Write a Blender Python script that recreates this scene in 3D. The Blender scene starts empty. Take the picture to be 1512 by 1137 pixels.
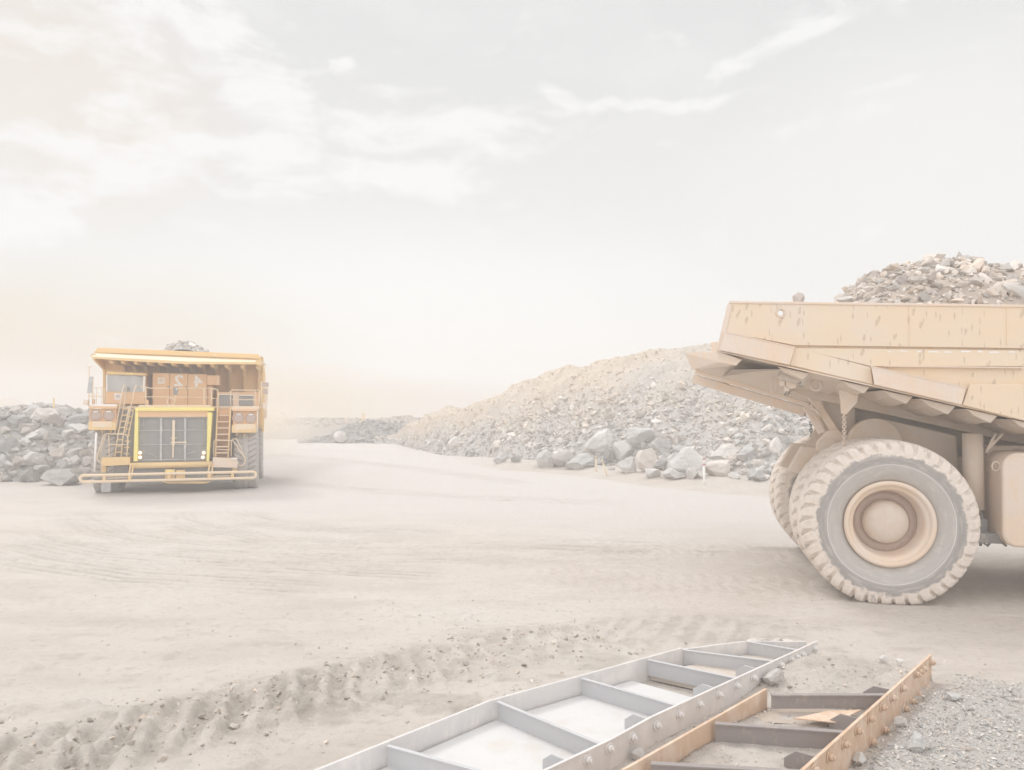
import bpy, bmesh, math, random
import numpy as np
from mathutils import Vector, Matrix
random.seed(7); RNG = np.random.default_rng(11)
S = bpy.context.scene
COL = S.collection
F = 1176.0; CX = 756.0; HY = 600.0; CH = 3.8     # focal length in photo pixels, principal column, horizon row, eye height

# ------------------------------------------------------------------ materials
def srgb(r, g, b):
    f = lambda c: ((c/255+0.055)/1.055)**2.4 if c > 10 else c/255/12.92
    return (f(r), f(g), f(b))
def nn(nt, t, **k):
    n = nt.nodes.new(t)
    for a, v in k.items(): setattr(n, a, v)
    return n
def mth(nt, op, a, b=None, c=None, clamp=False):
    n = nt.nodes.new('ShaderNodeMath'); n.operation = op; n.use_clamp = clamp
    for i, v in enumerate((a, b, c)):
        if v is None: continue
        if isinstance(v, (int, float)): n.inputs[i].default_value = v
        else: nt.links.new(v, n.inputs[i])
    return n.outputs[0]
def mixc(nt, f, a, b, mode='MIX'):
    n = nt.nodes.new('ShaderNodeMix'); n.data_type = 'RGBA'; n.blend_type = mode
    for k, v in ((0, f), (6, a), (7, b)):
        if isinstance(v, (int, float)): n.inputs[k].default_value = v
        elif isinstance(v, tuple): n.inputs[k].default_value = (*v[:3], 1)
        else: nt.links.new(v, n.inputs[k])
    return n.outputs[2]
def noise(nt, vec, scale, detail=5, rough=0.6):
    n = nt.nodes.new('ShaderNodeTexNoise'); n.inputs['Scale'].default_value = scale
    n.inputs['Detail'].default_value = detail; n.inputs['Roughness'].default_value = rough
    if vec is not None: nt.links.new(vec, n.inputs['Vector'])
    return n.outputs['Fac']
def mapping(nt, vec, sc=(1, 1, 1), loc=(0, 0, 0)):
    n = nt.nodes.new('ShaderNodeMapping'); n.inputs['Scale'].default_value = sc; n.inputs['Location'].default_value = loc
    nt.links.new(vec, n.inputs['Vector']); return n.outputs[0]
def ramp(nt, x, lo, hi, smooth=True):
    n = nt.nodes.new('ShaderNodeMapRange'); n.inputs[1].default_value = lo; n.inputs[2].default_value = hi
    if smooth: n.interpolation_type = 'SMOOTHSTEP'
    nt.links.new(x, n.inputs[0]); return n.outputs[0]
def new_mat(name):
    m = bpy.data.materials.new(name); m.use_nodes = True
    nt = m.node_tree; b = nt.nodes['Principled BSDF']
    tc = nt.nodes.new('ShaderNodeTexCoord')
    return m, nt, b, tc
def bump(nt, b, h, strength, dist=0.02):
    n = nt.nodes.new('ShaderNodeBump'); n.inputs['Strength'].default_value = strength; n.inputs['Distance'].default_value = dist
    nt.links.new(h, n.inputs['Height']); nt.links.new(n.outputs[0], b.inputs['Normal'])
def setc(nt, b, c):
    if isinstance(c, tuple): b.inputs['Base Color'].default_value = (*c[:3], 1)
    else: nt.links.new(c, b.inputs['Base Color'])
def film(c, k=0.20):
    """pale lift painted into base colours: thin dust plus an overall washed-out veil"""
    return tuple(x*(1-k)+y*k for x, y in zip(c, (0.66, 0.64, 0.62)))
def dusty(name, base, dust, amount=0.5, scale=2.2, rough=0.6, metal=0.0, bmp=0.15, var=0.12):
    """painted or bare surface under a patchy film of dust"""
    m, nt, b, tc = new_mat(name)
    v = tc.outputs['Object']
    base = film(base); dust = film(dust)
    n1 = noise(nt, v, scale, 7, 0.65); n2 = noise(nt, mapping(nt, v, (1, 1, 0.25)), scale*4, 5, 0.7); n3 = noise(nt, v, scale*25, 3)
    f = ramp(nt, mth(nt, 'ADD', mth(nt, 'MULTIPLY', n1, 0.65), mth(nt, 'MULTIPLY', n2, 0.35)), 0.62-amount*0.35, 0.82-amount*0.45)
    c = mixc(nt, f, base, dust)
    c = mixc(nt, mth(nt, 'MULTIPLY', ramp(nt, n3, 0.35, 0.75), var), c, tuple(x*0.55 for x in base))
    setc(nt, b, c); b.inputs['Roughness'].default_value = rough; b.inputs['Metallic'].default_value = metal
    bump(nt, b, mth(nt, 'ADD', n1, mth(nt, 'MULTIPLY', n3, 0.3)), bmp)
    return m
DUST = (0.66, 0.55, 0.44)
MT = {}
MT['yellow'] = dusty('yellow_paint', (0.86, 0.57, 0.19), (0.84, 0.64, 0.38), 0.30)
MT['bright'] = dusty('bright_yellow_paint', (1.0, 0.84, 0.16), (0.97, 0.78, 0.30), 0.10)
MT['tan'] = dusty('dusty_yellow_paint', (0.82, 0.63, 0.46), (0.80, 0.67, 0.56), 0.55, 1.2)
MT['hub'] = dusty('dusty_hub', (0.68, 0.55, 0.44), (0.70, 0.61, 0.52), 0.5, 5.0, 0.8, bmp=0.3)
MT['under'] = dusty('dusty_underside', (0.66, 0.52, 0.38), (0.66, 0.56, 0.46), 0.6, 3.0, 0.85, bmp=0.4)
MT['mud'] = dusty('caked_mud', (0.60, 0.51, 0.42), (0.66, 0.58, 0.50), 0.6, 6.0, 0.95, bmp=1.0)
MT['orange'] = dusty('orange_panel_paint', (0.84, 0.49, 0.20), (0.82, 0.58, 0.34), 0.32)
MT['dark'] = dusty('dark_metal', (0.14, 0.14, 0.14), (0.32, 0.29, 0.26), 0.35, 3, 0.7)
MT['black'] = dusty('radiator_core', (0.20, 0.20, 0.20), (0.32, 0.30, 0.28), 0.3, 4, 0.8)
MT['steel'] = dusty('grey_steel', (0.42, 0.43, 0.45), (0.60, 0.57, 0.53), 0.4, 3, 0.55)
MT['rail'] = dusty('pale_rail_paint', (0.88, 0.66, 0.40), (0.85, 0.70, 0.52), 0.5, 3)
MT['rustred'] = dusty('brown_lamp_lens', (0.46, 0.32, 0.26), (0.50, 0.38, 0.31), 0.3, 5, 0.4)
MT['white'] = dusty('white_paint', (0.95, 0.94, 0.92), (0.88, 0.85, 0.80), 0.3, 5)
MT['red'] = dusty('red_reflector', (0.55, 0.16, 0.14), (0.60, 0.30, 0.25), 0.3, 5)
MT['cream'] = dusty('cream_post', (0.85, 0.68, 0.42), (0.80, 0.68, 0.5), 0.3, 5)
MT['plate'] = dusty('pale_steel_plate', (0.66, 0.655, 0.65), (0.62, 0.585, 0.54), 0.38, 0.9, 0.5, bmp=0.04, var=0.05)
MT['railwhite'] = dusty('scuffed_pale_steel', (0.68, 0.66, 0.65), (0.80, 0.76, 0.73), 0.5, 3.0, 0.5, bmp=0.1)
MT['beamgrey'] = dusty('blue_grey_steel', (0.52, 0.53, 0.55), (0.62, 0.61, 0.60), 0.3, 4.0, 0.55, bmp=0.1)
MT['edge'] = dusty('worn_bright_edge', (0.80, 0.78, 0.76), (0.74, 0.70, 0.66), 0.2, 6.0, 0.45)
MT['rusty'] = dusty('rusty_steel', (0.66, 0.43, 0.26), (0.76, 0.58, 0.43), 0.5, 3.5, 0.85, bmp=0.4, var=0.3)
MT['rustdark'] = dusty('dark_rust', (0.24, 0.20, 0.19), (0.42, 0.34, 0.29), 0.3, 4.0, 0.85, bmp=0.4)
def glass(name):
    m, nt, b, tc = new_mat(name)
    n = noise(nt, tc.outputs['Object'], 2.0, 4)
    setc(nt, b, mixc(nt, n, (0.30, 0.31, 0.31), (0.58, 0.59, 0.58)))
    b.inputs['Roughness'].default_value = 0.12; b.inputs['Specular IOR Level'].default_value = 0.8
    return m
MT['glass'] = glass('dusty_windscreen')
def lit(name, e):
    m, nt, b, tc = new_mat(name)
    setc(nt, b, (0.95, 0.93, 0.88)); b.inputs['Emission Color'].default_value = (1, 0.93, 0.82, 1); b.inputs['Emission Strength'].default_value = e
    b.inputs['Roughness'].default_value = 0.3
    return m
MT['lit'] = lit('lit_headlamp', 1.5)
def body_side():
    """dusty side plates with short vertical drips and weld lines"""
    m, nt, b, tc = new_mat('body_side_paint'); v = tc.outputs['Object']
    n1 = noise(nt, v, 1.1, 6, 0.6); n2 = noise(nt, v, 14, 4, 0.7); n0 = noise(nt, v, 0.33, 2)
    c = mixc(nt, ramp(nt, n1, 0.35, 0.65), (0.79, 0.65, 0.49), (0.77, 0.67, 0.57))
    sx = nn(nt, 'ShaderNodeSeparateXYZ'); nt.links.new(v, sx.inputs[0])
    c = mixc(nt, mth(nt, 'MULTIPLY', ramp(nt, sx.outputs[0], -2.6, 1.5), 0.45), c, (0.81, 0.64, 0.43))
    vo = nn(nt, 'ShaderNodeTexVoronoi'); vo.inputs['Scale'].default_value = 1.0
    vo.voronoi_dimensions = '2D'; cx2 = nn(nt, 'ShaderNodeCombineXYZ'); wz = noise(nt, mapping(nt, v, (1, 1, 0)), 3.0, 2); nt.links.new(mth(nt, 'MULTIPLY', mth(nt, 'MULTIPLY_ADD', wz, 0.5, sx.outputs[0]), 11.0), cx2.inputs[0]); nt.links.new(mth(nt, 'MULTIPLY', mth(nt, 'MULTIPLY_ADD', wz, 0.9, sx.outputs[2]), 3.1), cx2.inputs[1]); nt.links.new(cx2.outputs[0], vo.inputs['Vector'])
    cs = nn(nt, 'ShaderNodeSeparateColor'); nt.links.new(vo.outputs['Color'], cs.inputs[0])
    on = mth(nt, 'GREATER_THAN', mth(nt, 'ADD', cs.outputs[0], mth(nt, 'MULTIPLY', ramp(nt, n0, 0.3, 0.7), 0.35)), 0.80)
    d = mth(nt, 'MULTIPLY', mth(nt, 'SUBTRACT', 1.0, ramp(nt, vo.outputs['Distance'], 0.17, 0.27)), on)
    nt2 = noise(nt, v, 22, 2)
    d = mth(nt, 'MULTIPLY', d, mth(nt, 'MULTIPLY_ADD', ramp(nt, nt2, 0.35, 0.6), 0.6, 0.4))
    c = mixc(nt, mth(nt, 'MULTIPLY', d, 0.65), c, (0.50, 0.39, 0.28))
    sp = ramp(nt, noise(nt, mapping(nt, v, (9, 1, 6)), 1.0, 5, 0.8), 0.70, 0.78)
    c = mixc(nt, mth(nt, 'MULTIPLY', sp, 0.35), c, (0.40, 0.31, 0.24))
    setc(nt, b, c); b.inputs['Roughness'].default_value = 0.6
    bump(nt, b, mth(nt, 'ADD', n1, mth(nt, 'MULTIPLY', n2, 0.25)), 0.25)
    return m
MT['side'] = body_side()
def tyre_mat(name, dust_amt):
    m, nt, b, tc = new_mat(name); v = tc.outputs['Object']
    sx = nn(nt, 'ShaderNodeSeparateXYZ'); nt.links.new(v, sx.inputs[0])
    r = mth(nt, 'SQRT', mth(nt, 'ADD', mth(nt, 'MULTIPLY', sx.outputs[0], sx.outputs[0]), mth(nt, 'MULTIPLY', sx.outputs[2], sx.outputs[2])))
    n1 = noise(nt, v, 2.6, 6, 0.75); n2 = noise(nt, v, 9, 5, 0.7); n3 = noise(nt, v, 40, 3)
    rr = mth(nt, 'ADD', r, mth(nt, 'MULTIPLY', mth(nt, 'SUBTRACT', n1, 0.5), 0.28))
    rr = mth(nt, 'ADD', rr, mth(nt, 'MULTIPLY', mth(nt, 'SUBTRACT', n2, 0.5), 0.22))
    wall = mixc(nt, ramp(nt, r, 1.12, 1.22), (0.48, 0.455, 0.43), (0.32, 0.30, 0.285))
    wall = mixc(nt, mth(nt, 'MULTIPLY', n2, 0.4), wall, (0.50, 0.48, 0.46))
    ang = mth(nt, 'ARCTAN2', sx.outputs[2], sx.outputs[0]); pc = nn(nt, 'ShaderNodeCombineXYZ'); nt.links.new(mth(nt, 'MULTIPLY', ang, 1.6), pc.inputs[0]); nt.links.new(mth(nt, 'MULTIPLY', r, 7.0), pc.inputs[1])
    wall = mixc(nt, mth(nt, 'MULTIPLY', ramp(nt, noise(nt, pc.outputs[0], 2.0, 7, 0.7), 0.48, 0.66), 0.55), wall, (0.62, 0.57, 0.52))
    pc2 = nn(nt, 'ShaderNodeCombineXYZ'); nt.links.new(mth(nt, 'MULTIPLY', ang, 14), pc2.inputs[0]); nt.links.new(mth(nt, 'MULTIPLY', r, 3.0), pc2.inputs[1])
    wall = mixc(nt, mth(nt, 'MULTIPLY', ramp(nt, noise(nt, pc2.outputs[0], 1.5, 5, 0.7), 0.55, 0.7), 0.35), wall, (0.34, 0.33, 0.32))
    ring = mth(nt, 'MULTIPLY', mth(nt, 'GREATER_THAN', r, 1.148), mth(nt, 'LESS_THAN', r, 1.158))
    wall = mixc(nt, mth(nt, 'MULTIPLY', ring, 0.8*dust_amt), wall, (0.8, 0.79, 0.77))
    dst = mixc(nt, ramp(nt, n2, 0.4, 0.7), (0.78, 0.70, 0.63), (0.68, 0.60, 0.53))
    dark = (0.30, 0.29, 0.28)
    dst = mixc(nt, mth(nt, 'MULTIPLY', ramp(nt, noise(nt, v, 5, 5, 0.75), 0.58, 0.68), 0.6), dst, dark)
    dst = mixc(nt, 1-dust_amt, dst, (0.33, 0.32, 0.31))
    c = mixc(nt, ramp(nt, rr, 1.32, 1.36), wall, dst)
    setc(nt, b, c); b.inputs['Roughness'].default_value = 0.85
    bump(nt, b, mth(nt, 'ADD', n2, mth(nt, 'MULTIPLY', n3, 0.4)), 0.35)
    return m
MT['tyre'] = tyre_mat('dust_caked_tyre', 1.0)
MT['tyre2'] = tyre_mat('grey_tyre', 0.25)
def rock_mat(name, a, b_, c_, attr=None, spec=0.3, nscale=2.0, lay=True):
    m, nt, b, tc = new_mat(name); v = tc.outputs['Object']
    oi = nn(nt, 'ShaderNodeObjectInfo')
    n1 = noise(nt, v, nscale, 8, 0.7); n2 = noise(nt, v, nscale*6, 6, 0.7)
    c = mixc(nt, ramp(nt, n1, 0.35, 0.65), a, b_)
    c = mixc(nt, mth(nt, 'MULTIPLY', ramp(nt, n2, 0.5, 0.75), 0.5), c, c_)
    if attr:
        at = nn(nt, 'ShaderNodeAttribute', attribute_name=attr)
        c = mixc(nt, 1.0, c, at.outputs['Color'], 'MULTIPLY')
    else:
        g = mth(nt, 'MULTIPLY_ADD', oi.outputs['Random'], 0.45, 0.78)
        cc = nn(nt, 'ShaderNodeCombineColor')
        for i in range(3): nt.links.new(g, cc.inputs[i])
        c = mixc(nt, 1.0, c, cc.outputs[0], 'MULTIPLY')
    setc(nt, b, c); b.inputs['Roughness'].default_value = 0.8; b.inputs['Specular IOR Level'].default_value = spec
    bump(nt, b, mth(nt, 'ADD', n1, mth(nt, 'MULTIPLY', n2, 0.5)), 0.5, 0.06)
    return m
MT['rubble'] = rock_mat('rubble_stone', (0.52, 0.505, 0.48), (0.64, 0.62, 0.595), (0.70, 0.67, 0.63), 'tint', nscale=5.0)
MT['boulder'] = rock_mat('boulder_stone', (0.50, 0.495, 0.48), (0.60, 0.585, 0.565), (0.66, 0.635, 0.60))
MT['boulderpale'] = rock_mat('pale_boulder_stone', (0.62, 0.60, 0.57), (0.72, 0.69, 0.65), (0.78, 0.74, 0.68))
MT['boulderdark'] = rock_mat('dark_boulder_stone', (0.38, 0.38, 0.37), (0.47, 0.465, 0.45), (0.54, 0.52, 0.50))
MT['boulderred'] = rock_mat('reddish_boulder_stone', (0.58, 0.53, 0.49), (0.62, 0.57, 0.53), (0.54, 0.50, 0.47))
MT['loadrock'] = rock_mat('load_stone', (0.58, 0.53, 0.48), (0.68, 0.63, 0.58), (0.74, 0.69, 0.63), 'tint')
MT['clod'] = rock_mat('earth_clod', (0.52, 0.47, 0.41), (0.58, 0.52, 0.46), (0.66, 0.60, 0.53), 'tint', nscale=9.0)
def ground_mat():
    m, nt, b, tc = new_mat('ground_dirt'); v = tc.outputs['Object']
    A = lambda n: nn(nt, 'ShaderNodeAttribute', attribute_name=n).outputs['Fac']
    n0 = noise(nt, v, 0.12, 5, 0.6); n1 = noise(nt, mapping(nt, v, (0.45, 1.0, 1)), 0.8, 8, 0.65); n2 = noise(nt, v, 6, 8, 0.75); n3 = noise(nt, v, 45, 4, 0.7)
    c = mixc(nt, ramp(nt, n0, 0.35, 0.65), (0.645, 0.585, 0.525), (0.675, 0.63, 0.58))
    c = mixc(nt, mth(nt, 'MULTIPLY', ramp(nt, n1, 0.42, 0.68), 0.42), c, (0.50, 0.44, 0.38))
    c = mixc(nt, mth(nt, 'MULTIPLY', ramp(nt, n2, 0.52, 0.66), 0.5), c, (0.43, 0.38, 0.335))
    c = mixc(nt, A('road'), c, (0.63, 0.60, 0.57))
    c = mixc(nt, mth(nt, 'MULTIPLY', A('damp_shade'), mth(nt, 'MULTIPLY_ADD', ramp(nt, n2, 0.3, 0.6), 0.5, 0.5)), c, (0.40, 0.36, 0.315))
    gv = mixc(nt, ramp(nt, n3, 0.4, 0.6), (0.46, 0.44, 0.41), (0.60, 0.575, 0.54))
    c = mixc(nt, A('gravel'), c, gv)
    setc(nt, b, c); b.inputs['Roughness'].default_value = 0.95; b.inputs['Specular IOR Level'].default_value = 0.15
    bump(nt, b, mth(nt, 'ADD', mth(nt, 'MULTIPLY', n2, 1.0), mth(nt, 'MULTIPLY', n3, 0.45)), 0.9, 0.05)
    return m
MT['ground'] = ground_mat()
MT['heapdirt'] = dusty('heap_dirt', (0.50, 0.44, 0.38), (0.62, 0.54, 0.46), 0.5, 0.5, 0.95, bmp=0.8)
MT['fardirt'] = dusty('far_dirt', (0.58, 0.46, 0.34), (0.66, 0.54, 0.42), 0.5, 0.1, 0.95, bmp=0.8)
MT['water'] = dusty('muddy_water', (0.50, 0.42, 0.34), (0.54, 0.46, 0.38), 0.4, 1.0, 0.08, bmp=0.0)

# ------------------------------------------------------------------ mesh helpers
def V(*a): return Vector(a)
class MB:
    def __init__(s): s.bm = bmesh.new()
    def faces(s, vs, fs, smooth=False):
        v = [s.bm.verts.new(p) for p in vs]
        for f in fs:
            try:
                fc = s.bm.faces.new([v[i] for i in f]); fc.smooth = smooth
            except ValueError: pass
        return s
    def box(s, a, b):
        x0, y0, z0 = a; x1, y1, z1 = b
        vs = [(x, y, z) for x in (x0, x1) for y in (y0, y1) for z in (z0, z1)]
        return s.faces(vs, [(0, 1, 3, 2), (4, 6, 7, 5), (0, 4, 5, 1), (2, 3, 7, 6), (0, 2, 6, 4), (1, 5, 7, 3)])
    def prism(s, pts, vec):
        n = len(pts); vec = Vector(vec); pts = [Vector(p) for p in pts]
        vs = pts + [p+vec for p in pts]
        fs = [tuple(range(n)), tuple(range(2*n-1, n-1, -1))]+[(i, (i+1) % n, n+(i+1) % n, n+i) for i in range(n)]
        return s.faces(vs, fs)
    def loft(s, A, B):
        """solid between two outlines with the same number of corners"""
        n = len(A); vs = [Vector(p) for p in A]+[Vector(p) for p in B]
        fs = [tuple(range(n)), tuple(range(2*n-1, n-1, -1))]+[(i, (i+1) % n, n+(i+1) % n, n+i) for i in range(n)]
        return s.faces(vs, fs)
    def bar(s, p, q, w, h, up=(0, 0, 1)):
        p = Vector(p); q = Vector(q); t = (q-p).normalized(); sd = t.cross(Vector(up))
        if sd.length < 1e-4: sd = t.cross(Vector((0, 1, 0)))
        sd.normalize(); u = sd.cross(t); a = sd*w/2; b = u*h/2
        return s.loft([p-a-b, p+a-b, p+a+b, p-a+b], [q-a-b, q+a-b, q+a+b, q-a+b])
    def tube(s, pts, r, closed=False, seg=8):
        pts = [Vector(p) for p in pts]; n = len(pts); rings = []
        prev = None
        for i, p in enumerate(pts):
            a = pts[i-1] if (i > 0 or closed) else p
            b = pts[(i+1) % n] if (i < n-1 or closed) else p
            t = (b-a).normalized()
            if prev is None:
                u = t.cross(Vector((0, 0, 1)))
                if u.length < 1e-3: u = t.cross(Vector((0, 1, 0)))
            else: u = prev-t*prev.dot(t)
            u.normalize(); prev = u; w = t.cross(u)
            rings.append([s.bm.verts.new(p+(u*math.cos(k*2*math.pi/seg)+w*math.sin(k*2*math.pi/seg))*r) for k in range(seg)])
        m = n if closed else n-1
        for i in range(m):
            A = rings[i]; B = rings[(i+1) % n]
            for k in range(seg):
                f = s.bm.faces.new((A[k], A[(k+1) % seg], B[(k+1) % seg], B[k])); f.smooth = True
        if not closed:
            s.bm.faces.new(rings[0]); s.bm.faces.new(rings[-1][::-1])
        return s
    def cyl(s, p, q, r, r2=None, seg=24):
        p = Vector(p); q = Vector(q); t = (q-p).normalized(); r2 = r if r2 is None else r2
        u = t.cross(Vector((0, 0, 1)))
        if u.length < 1e-3: u = Vector((1, 0, 0))
        u.normalize(); w = t.cross(u)
        A = [s.bm.verts.new(p+(u*math.cos(k*2*math.pi/seg)+w*math.sin(k*2*math.pi/seg))*r) for k in range(seg)]
        B = [s.bm.verts.new(q+(u*math.cos(k*2*math.pi/seg)+w*math.sin(k*2*math.pi/seg))*r2) for k in range(seg)]
        for k in range(seg):
            f = s.bm.faces.new((A[k], A[(k+1) % seg], B[(k+1) % seg], B[k])); f.smooth = True
        s.bm.faces.new(A[::-1]); s.bm.faces.new(B)
        return s
    def lathe(s, prof, c, axis='y', seg=48):
        """prof: (radius, offset along the axis)"""
        c = Vector(c); R = []
        for r, o in prof:
            ring = []
            for k in range(seg):
                a = k*2*math.pi/seg; x, z = math.cos(a)*r, math.sin(a)*r
                ring.append(s.bm.verts.new(c+(Vector((x, o, z)) if axis == 'y' else Vector((o, x, z)) if axis == 'x' else Vector((x, z, o)))))
            R.append(ring)
        for A, B in zip(R, R[1:]):
            for k in range(seg):
                f = s.bm.faces.new((A[k], A[(k+1) % seg], B[(k+1) % seg], B[k])); f.smooth = True
        s.bm.faces.new(R[0]); s.bm.faces.new(R[-1][::-1])
        return s
    def build(s, name, mat, parent=None, bevel=0.0, auto=True):
        bmesh.ops.recalc_face_normals(s.bm, faces=s.bm.faces)
        me = bpy.data.meshes.new(name); s.bm.to_mesh(me); s.bm.free()
        me.materials.append(MT[mat] if isinstance(mat, str) else mat)
        o = bpy.data.objects.new(name, me); COL.objects.link(o)
        if parent: o.parent = parent
        if bevel:
            b = o.modifiers.new('bevel', 'BEVEL'); b.width = bevel; b.segments = 2; b.limit_method = 'ANGLE'; b.angle_limit = 0.6
        return o
def tag(o, label=None, cat=None, group=None, kind=None):
    for k, v in (('label', label), ('category', cat), ('group', group), ('kind', kind)):
        if v: o[k] = v
    return o
def empty(name, loc=(0, 0, 0), rz=0.0, label=None, cat=None, group=None):
    o = bpy.data.objects.new(name, None); COL.objects.link(o); o.location = loc; o.rotation_euler = (0, 0, rz)
    o.empty_display_size = 0.3
    return tag(o, label, cat, group)
def copy_tree(o, parent=None):
    c = o.copy(); COL.objects.link(c)
    if parent: c.parent = parent
    for ch in list(o.children): copy_tree(ch, c)
    return c
def np_mesh(name, verts, tris, mat, smooth=False, attrs=None, quads=False):
    k = 4 if quads else 3
    me = bpy.data.meshes.new(name); verts = np.asarray(verts, np.float32); tris = np.asarray(tris, np.int32)
    me.vertices.add(len(verts)); me.vertices.foreach_set('co', verts.ravel())
    me.loops.add(tris.size); me.loops.foreach_set('vertex_index', tris.ravel())
    me.polygons.add(len(tris)); me.polygons.foreach_set('loop_start', np.arange(0, tris.size, k, dtype=np.int32))
    me.polygons.foreach_set('use_smooth', np.full(len(tris), smooth))
    me.update(calc_edges=True)
    for n, (ty, dat) in (attrs or {}).items():
        a = me.attributes.new(n, ty, 'POINT')
        a.data.foreach_set('color' if ty == 'FLOAT_COLOR' else 'value', np.asarray(dat, np.float32).ravel())
    me.materials.append(MT[mat])
    o = bpy.data.objects.new(name, me); COL.objects.link(o)
    return o

# ------------------------------------------------------------------ noise and terrain in numpy
def vnoise(x, y, seed=0):
    xi = np.floor(x).astype(np.int64); yi = np.floor(y).astype(np.int64); xf = x-xi; yf = y-yi
    u = xf*xf*(3-2*xf); w = yf*yf*(3-2*yf)
    def h(a, b):
        n = (a*374761393+b*668265263+seed*974711) & 0xffffffff
        n = ((n ^ (n >> 13))*1274126177) & 0xffffffff
        return ((n ^ (n >> 16)) & 0xffff)/65535.0
    return (h(xi, yi)*(1-u)+h(xi+1, yi)*u)*(1-w)+(h(xi, yi+1)*(1-u)+h(xi+1, yi+1)*u)*w
def fbm(x, y, o=4, seed=0, g=0.5):
    s = 0; a = 1; t = 0
    for i in range(o):
        s = s+a*vnoise(x*2**i+i*17.3, y*2**i-i*9.1, seed+i); t += a; a *= g
    return s/t-0.5
def sst(a, b, x):
    t = np.clip((x-a)/(b-a), 0, 1); return t*t*(3-2*t)
def poly_dist(x, y, pts):
    """distance to a polyline and the length run along it"""
    D = np.full(np.shape(x), 1e9); L = np.zeros(np.shape(x)); sgn = np.zeros(np.shape(x)); run = 0
    for (ax, ay), (bx, by) in zip(pts, pts[1:]):
        l = math.hypot(bx-ax, by-ay); tx, ty = (bx-ax)/l, (by-ay)/l
        t = np.clip((x-ax)*tx+(y-ay)*ty, 0, l); d = np.hypot(x-ax-t*tx, y-ay-t*ty)
        m = d < D; D = np.where(m, d, D); L = np.where(m, run+t, L); sgn = np.where(m, (x-ax)*ty-(y-ay)*tx, sgn); run += l
    return D, L, sgn, run
def GP(px, py, h=0.0):
    """point of the place seen at that row and column of the photograph, at height h"""
    Z = (CH-h)*F/(py-HY); return ((px-CX)/F*Z, Z)
foot_t = [(-300, 86), (585, 80), (600, 74), (640, 64), (700, 57), (740, 53), (850, 49), (960, 43), (1040, 40.5), (1140, 38.5), (1300, 37), (1600, 33), (2400, 25)]
crest_t = [(500, 0), (585, 0.6), (600, 1.7), (640, 2.6), (665, 3.3), (685, 3.1), (700, 3.7), (740, 4.2), (760, 4.9), (800, 5.8), (835, 6.6), (862, 6.5), (900, 6.7), (940, 6.9), (960, 7.2), (1000, 7.3), (1050, 7.7), (1200, 8.6), (1500, 9.5), (2400, 9.5)]
def itp(tab, x): return np.interp(x, [a for a, b in tab], [b for a, b in tab])
def heap_right(x, y):
    t = CX+F*x/np.maximum(y, 1); yf = itp(foot_t, t)+1.2*fbm(t/30, t*0+3, 3, 5); H = itp(crest_t, t)
    n = 0.9*fbm(x/3.5, y/3.5, 4, 21)+0.55*fbm(x/0.9, y/0.9, 4, 26)
    up = 0.72*(y-yf); Hn = H+0.30+n*1.25
    z = np.minimum(up+n*sst(0, 3, up), Hn); k = np.abs(up-H)
    z = z-0.25*np.exp(-(k/0.7)**2)
    back = yf+H/0.72+9; z = z-0.7*np.maximum(y-back, 0)
    return np.where(t > 500, z, -9)
def heap_left(x, y):
    t = CX+F*x/np.maximum(y, 1)
    yf = itp([(-900, 34), (-300, 37), (0, 40), (60, 40.5), (120, 41), (160, 43), (260, 46), (330, 50)], t)
    H = itp([(-900, 4.5), (-200, 3.9), (0, 3.5), (40, 3.7), (70, 3.75), (100, 3.6), (150, 3.2), (200, 3.2), (260, 2.4), (330, 0)], t)
    n = 0.8*fbm(x/2.2, y/2.2, 4, 33)
    up = 0.80*(y-yf)
    z = np.minimum(up+n*sst(0, 2, up), H-0.15+n*0.8)
    z = z-0.7*np.maximum(y-(yf+H/0.8+5), 0)
    return np.where(t < 345, z, -9)
def heap_mid(x, y):
    """dark rock berm across the far end of the road"""
    t = CX+F*x/np.maximum(y, 1)
    H = itp([(455, 0), (480, 0.35), (500, 1.0), (520, 1.6), (545, 2.0), (575, 1.9), (600, 1.7), (640, 1.5), (680, 0)], t)
    yf = 82+0*t; n = 0.6*fbm(x/2, y/2, 4, 44)
    z = np.minimum(0.7*(y-yf), H)+n*sst(0.1, 1.0, H); z = z-0.6*np.maximum(y-yf-7, 0)
    return np.where((t > 440) & (t < 700), z, -9)
def berm_far(x, y):
    t = CX+F*x/np.maximum(y, 1)
    H = itp([(360, 0), (385, 0.5), (410, 1.5), (440, 2.15), (500, 2.1), (545, 2.0), (600, 2.4), (630, 2.0), (800, 2.0), (1000, 2.0)], t)
    yf = 92+0*t; n = 0.7*fbm(x/3, y/3, 4, 55)
    z = np.minimum(0.16*(y-yf), H*1.0)+n*0.5*sst(0, 1, H)
    z = z-0.5*np.maximum(y-yf-18, 0)
    return np.where((t > 360) & (t < 1000), z, -9)
RIDGE = [(-7.5, 6.2), (-4.9, 8.75), (-3.43, 9.9), (-1.86, 11.2), (-0.3, 12.5), (1.6, 13.3), (4.0, 13.6)]
SA = math.radians(12); TW = (7.28, 15.3)       # dump truck heading and its near rear wheel
def tline(c, a, b): return [(TW[0]+math.cos(SA)*s+math.sin(SA)*c, TW[1]-math.sin(SA)*s+math.cos(SA)*c) for s in (a, b)]
TRACKS = [(tline(0.5, -9, 8), 0.5, 0.6), (tline(1.6, -9, 8), 0.5, 0.5), (tline(4.7, -8, 8), 0.5, 0.6), (tline(5.8, -8, 8), 0.5, 0.5)]
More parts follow.
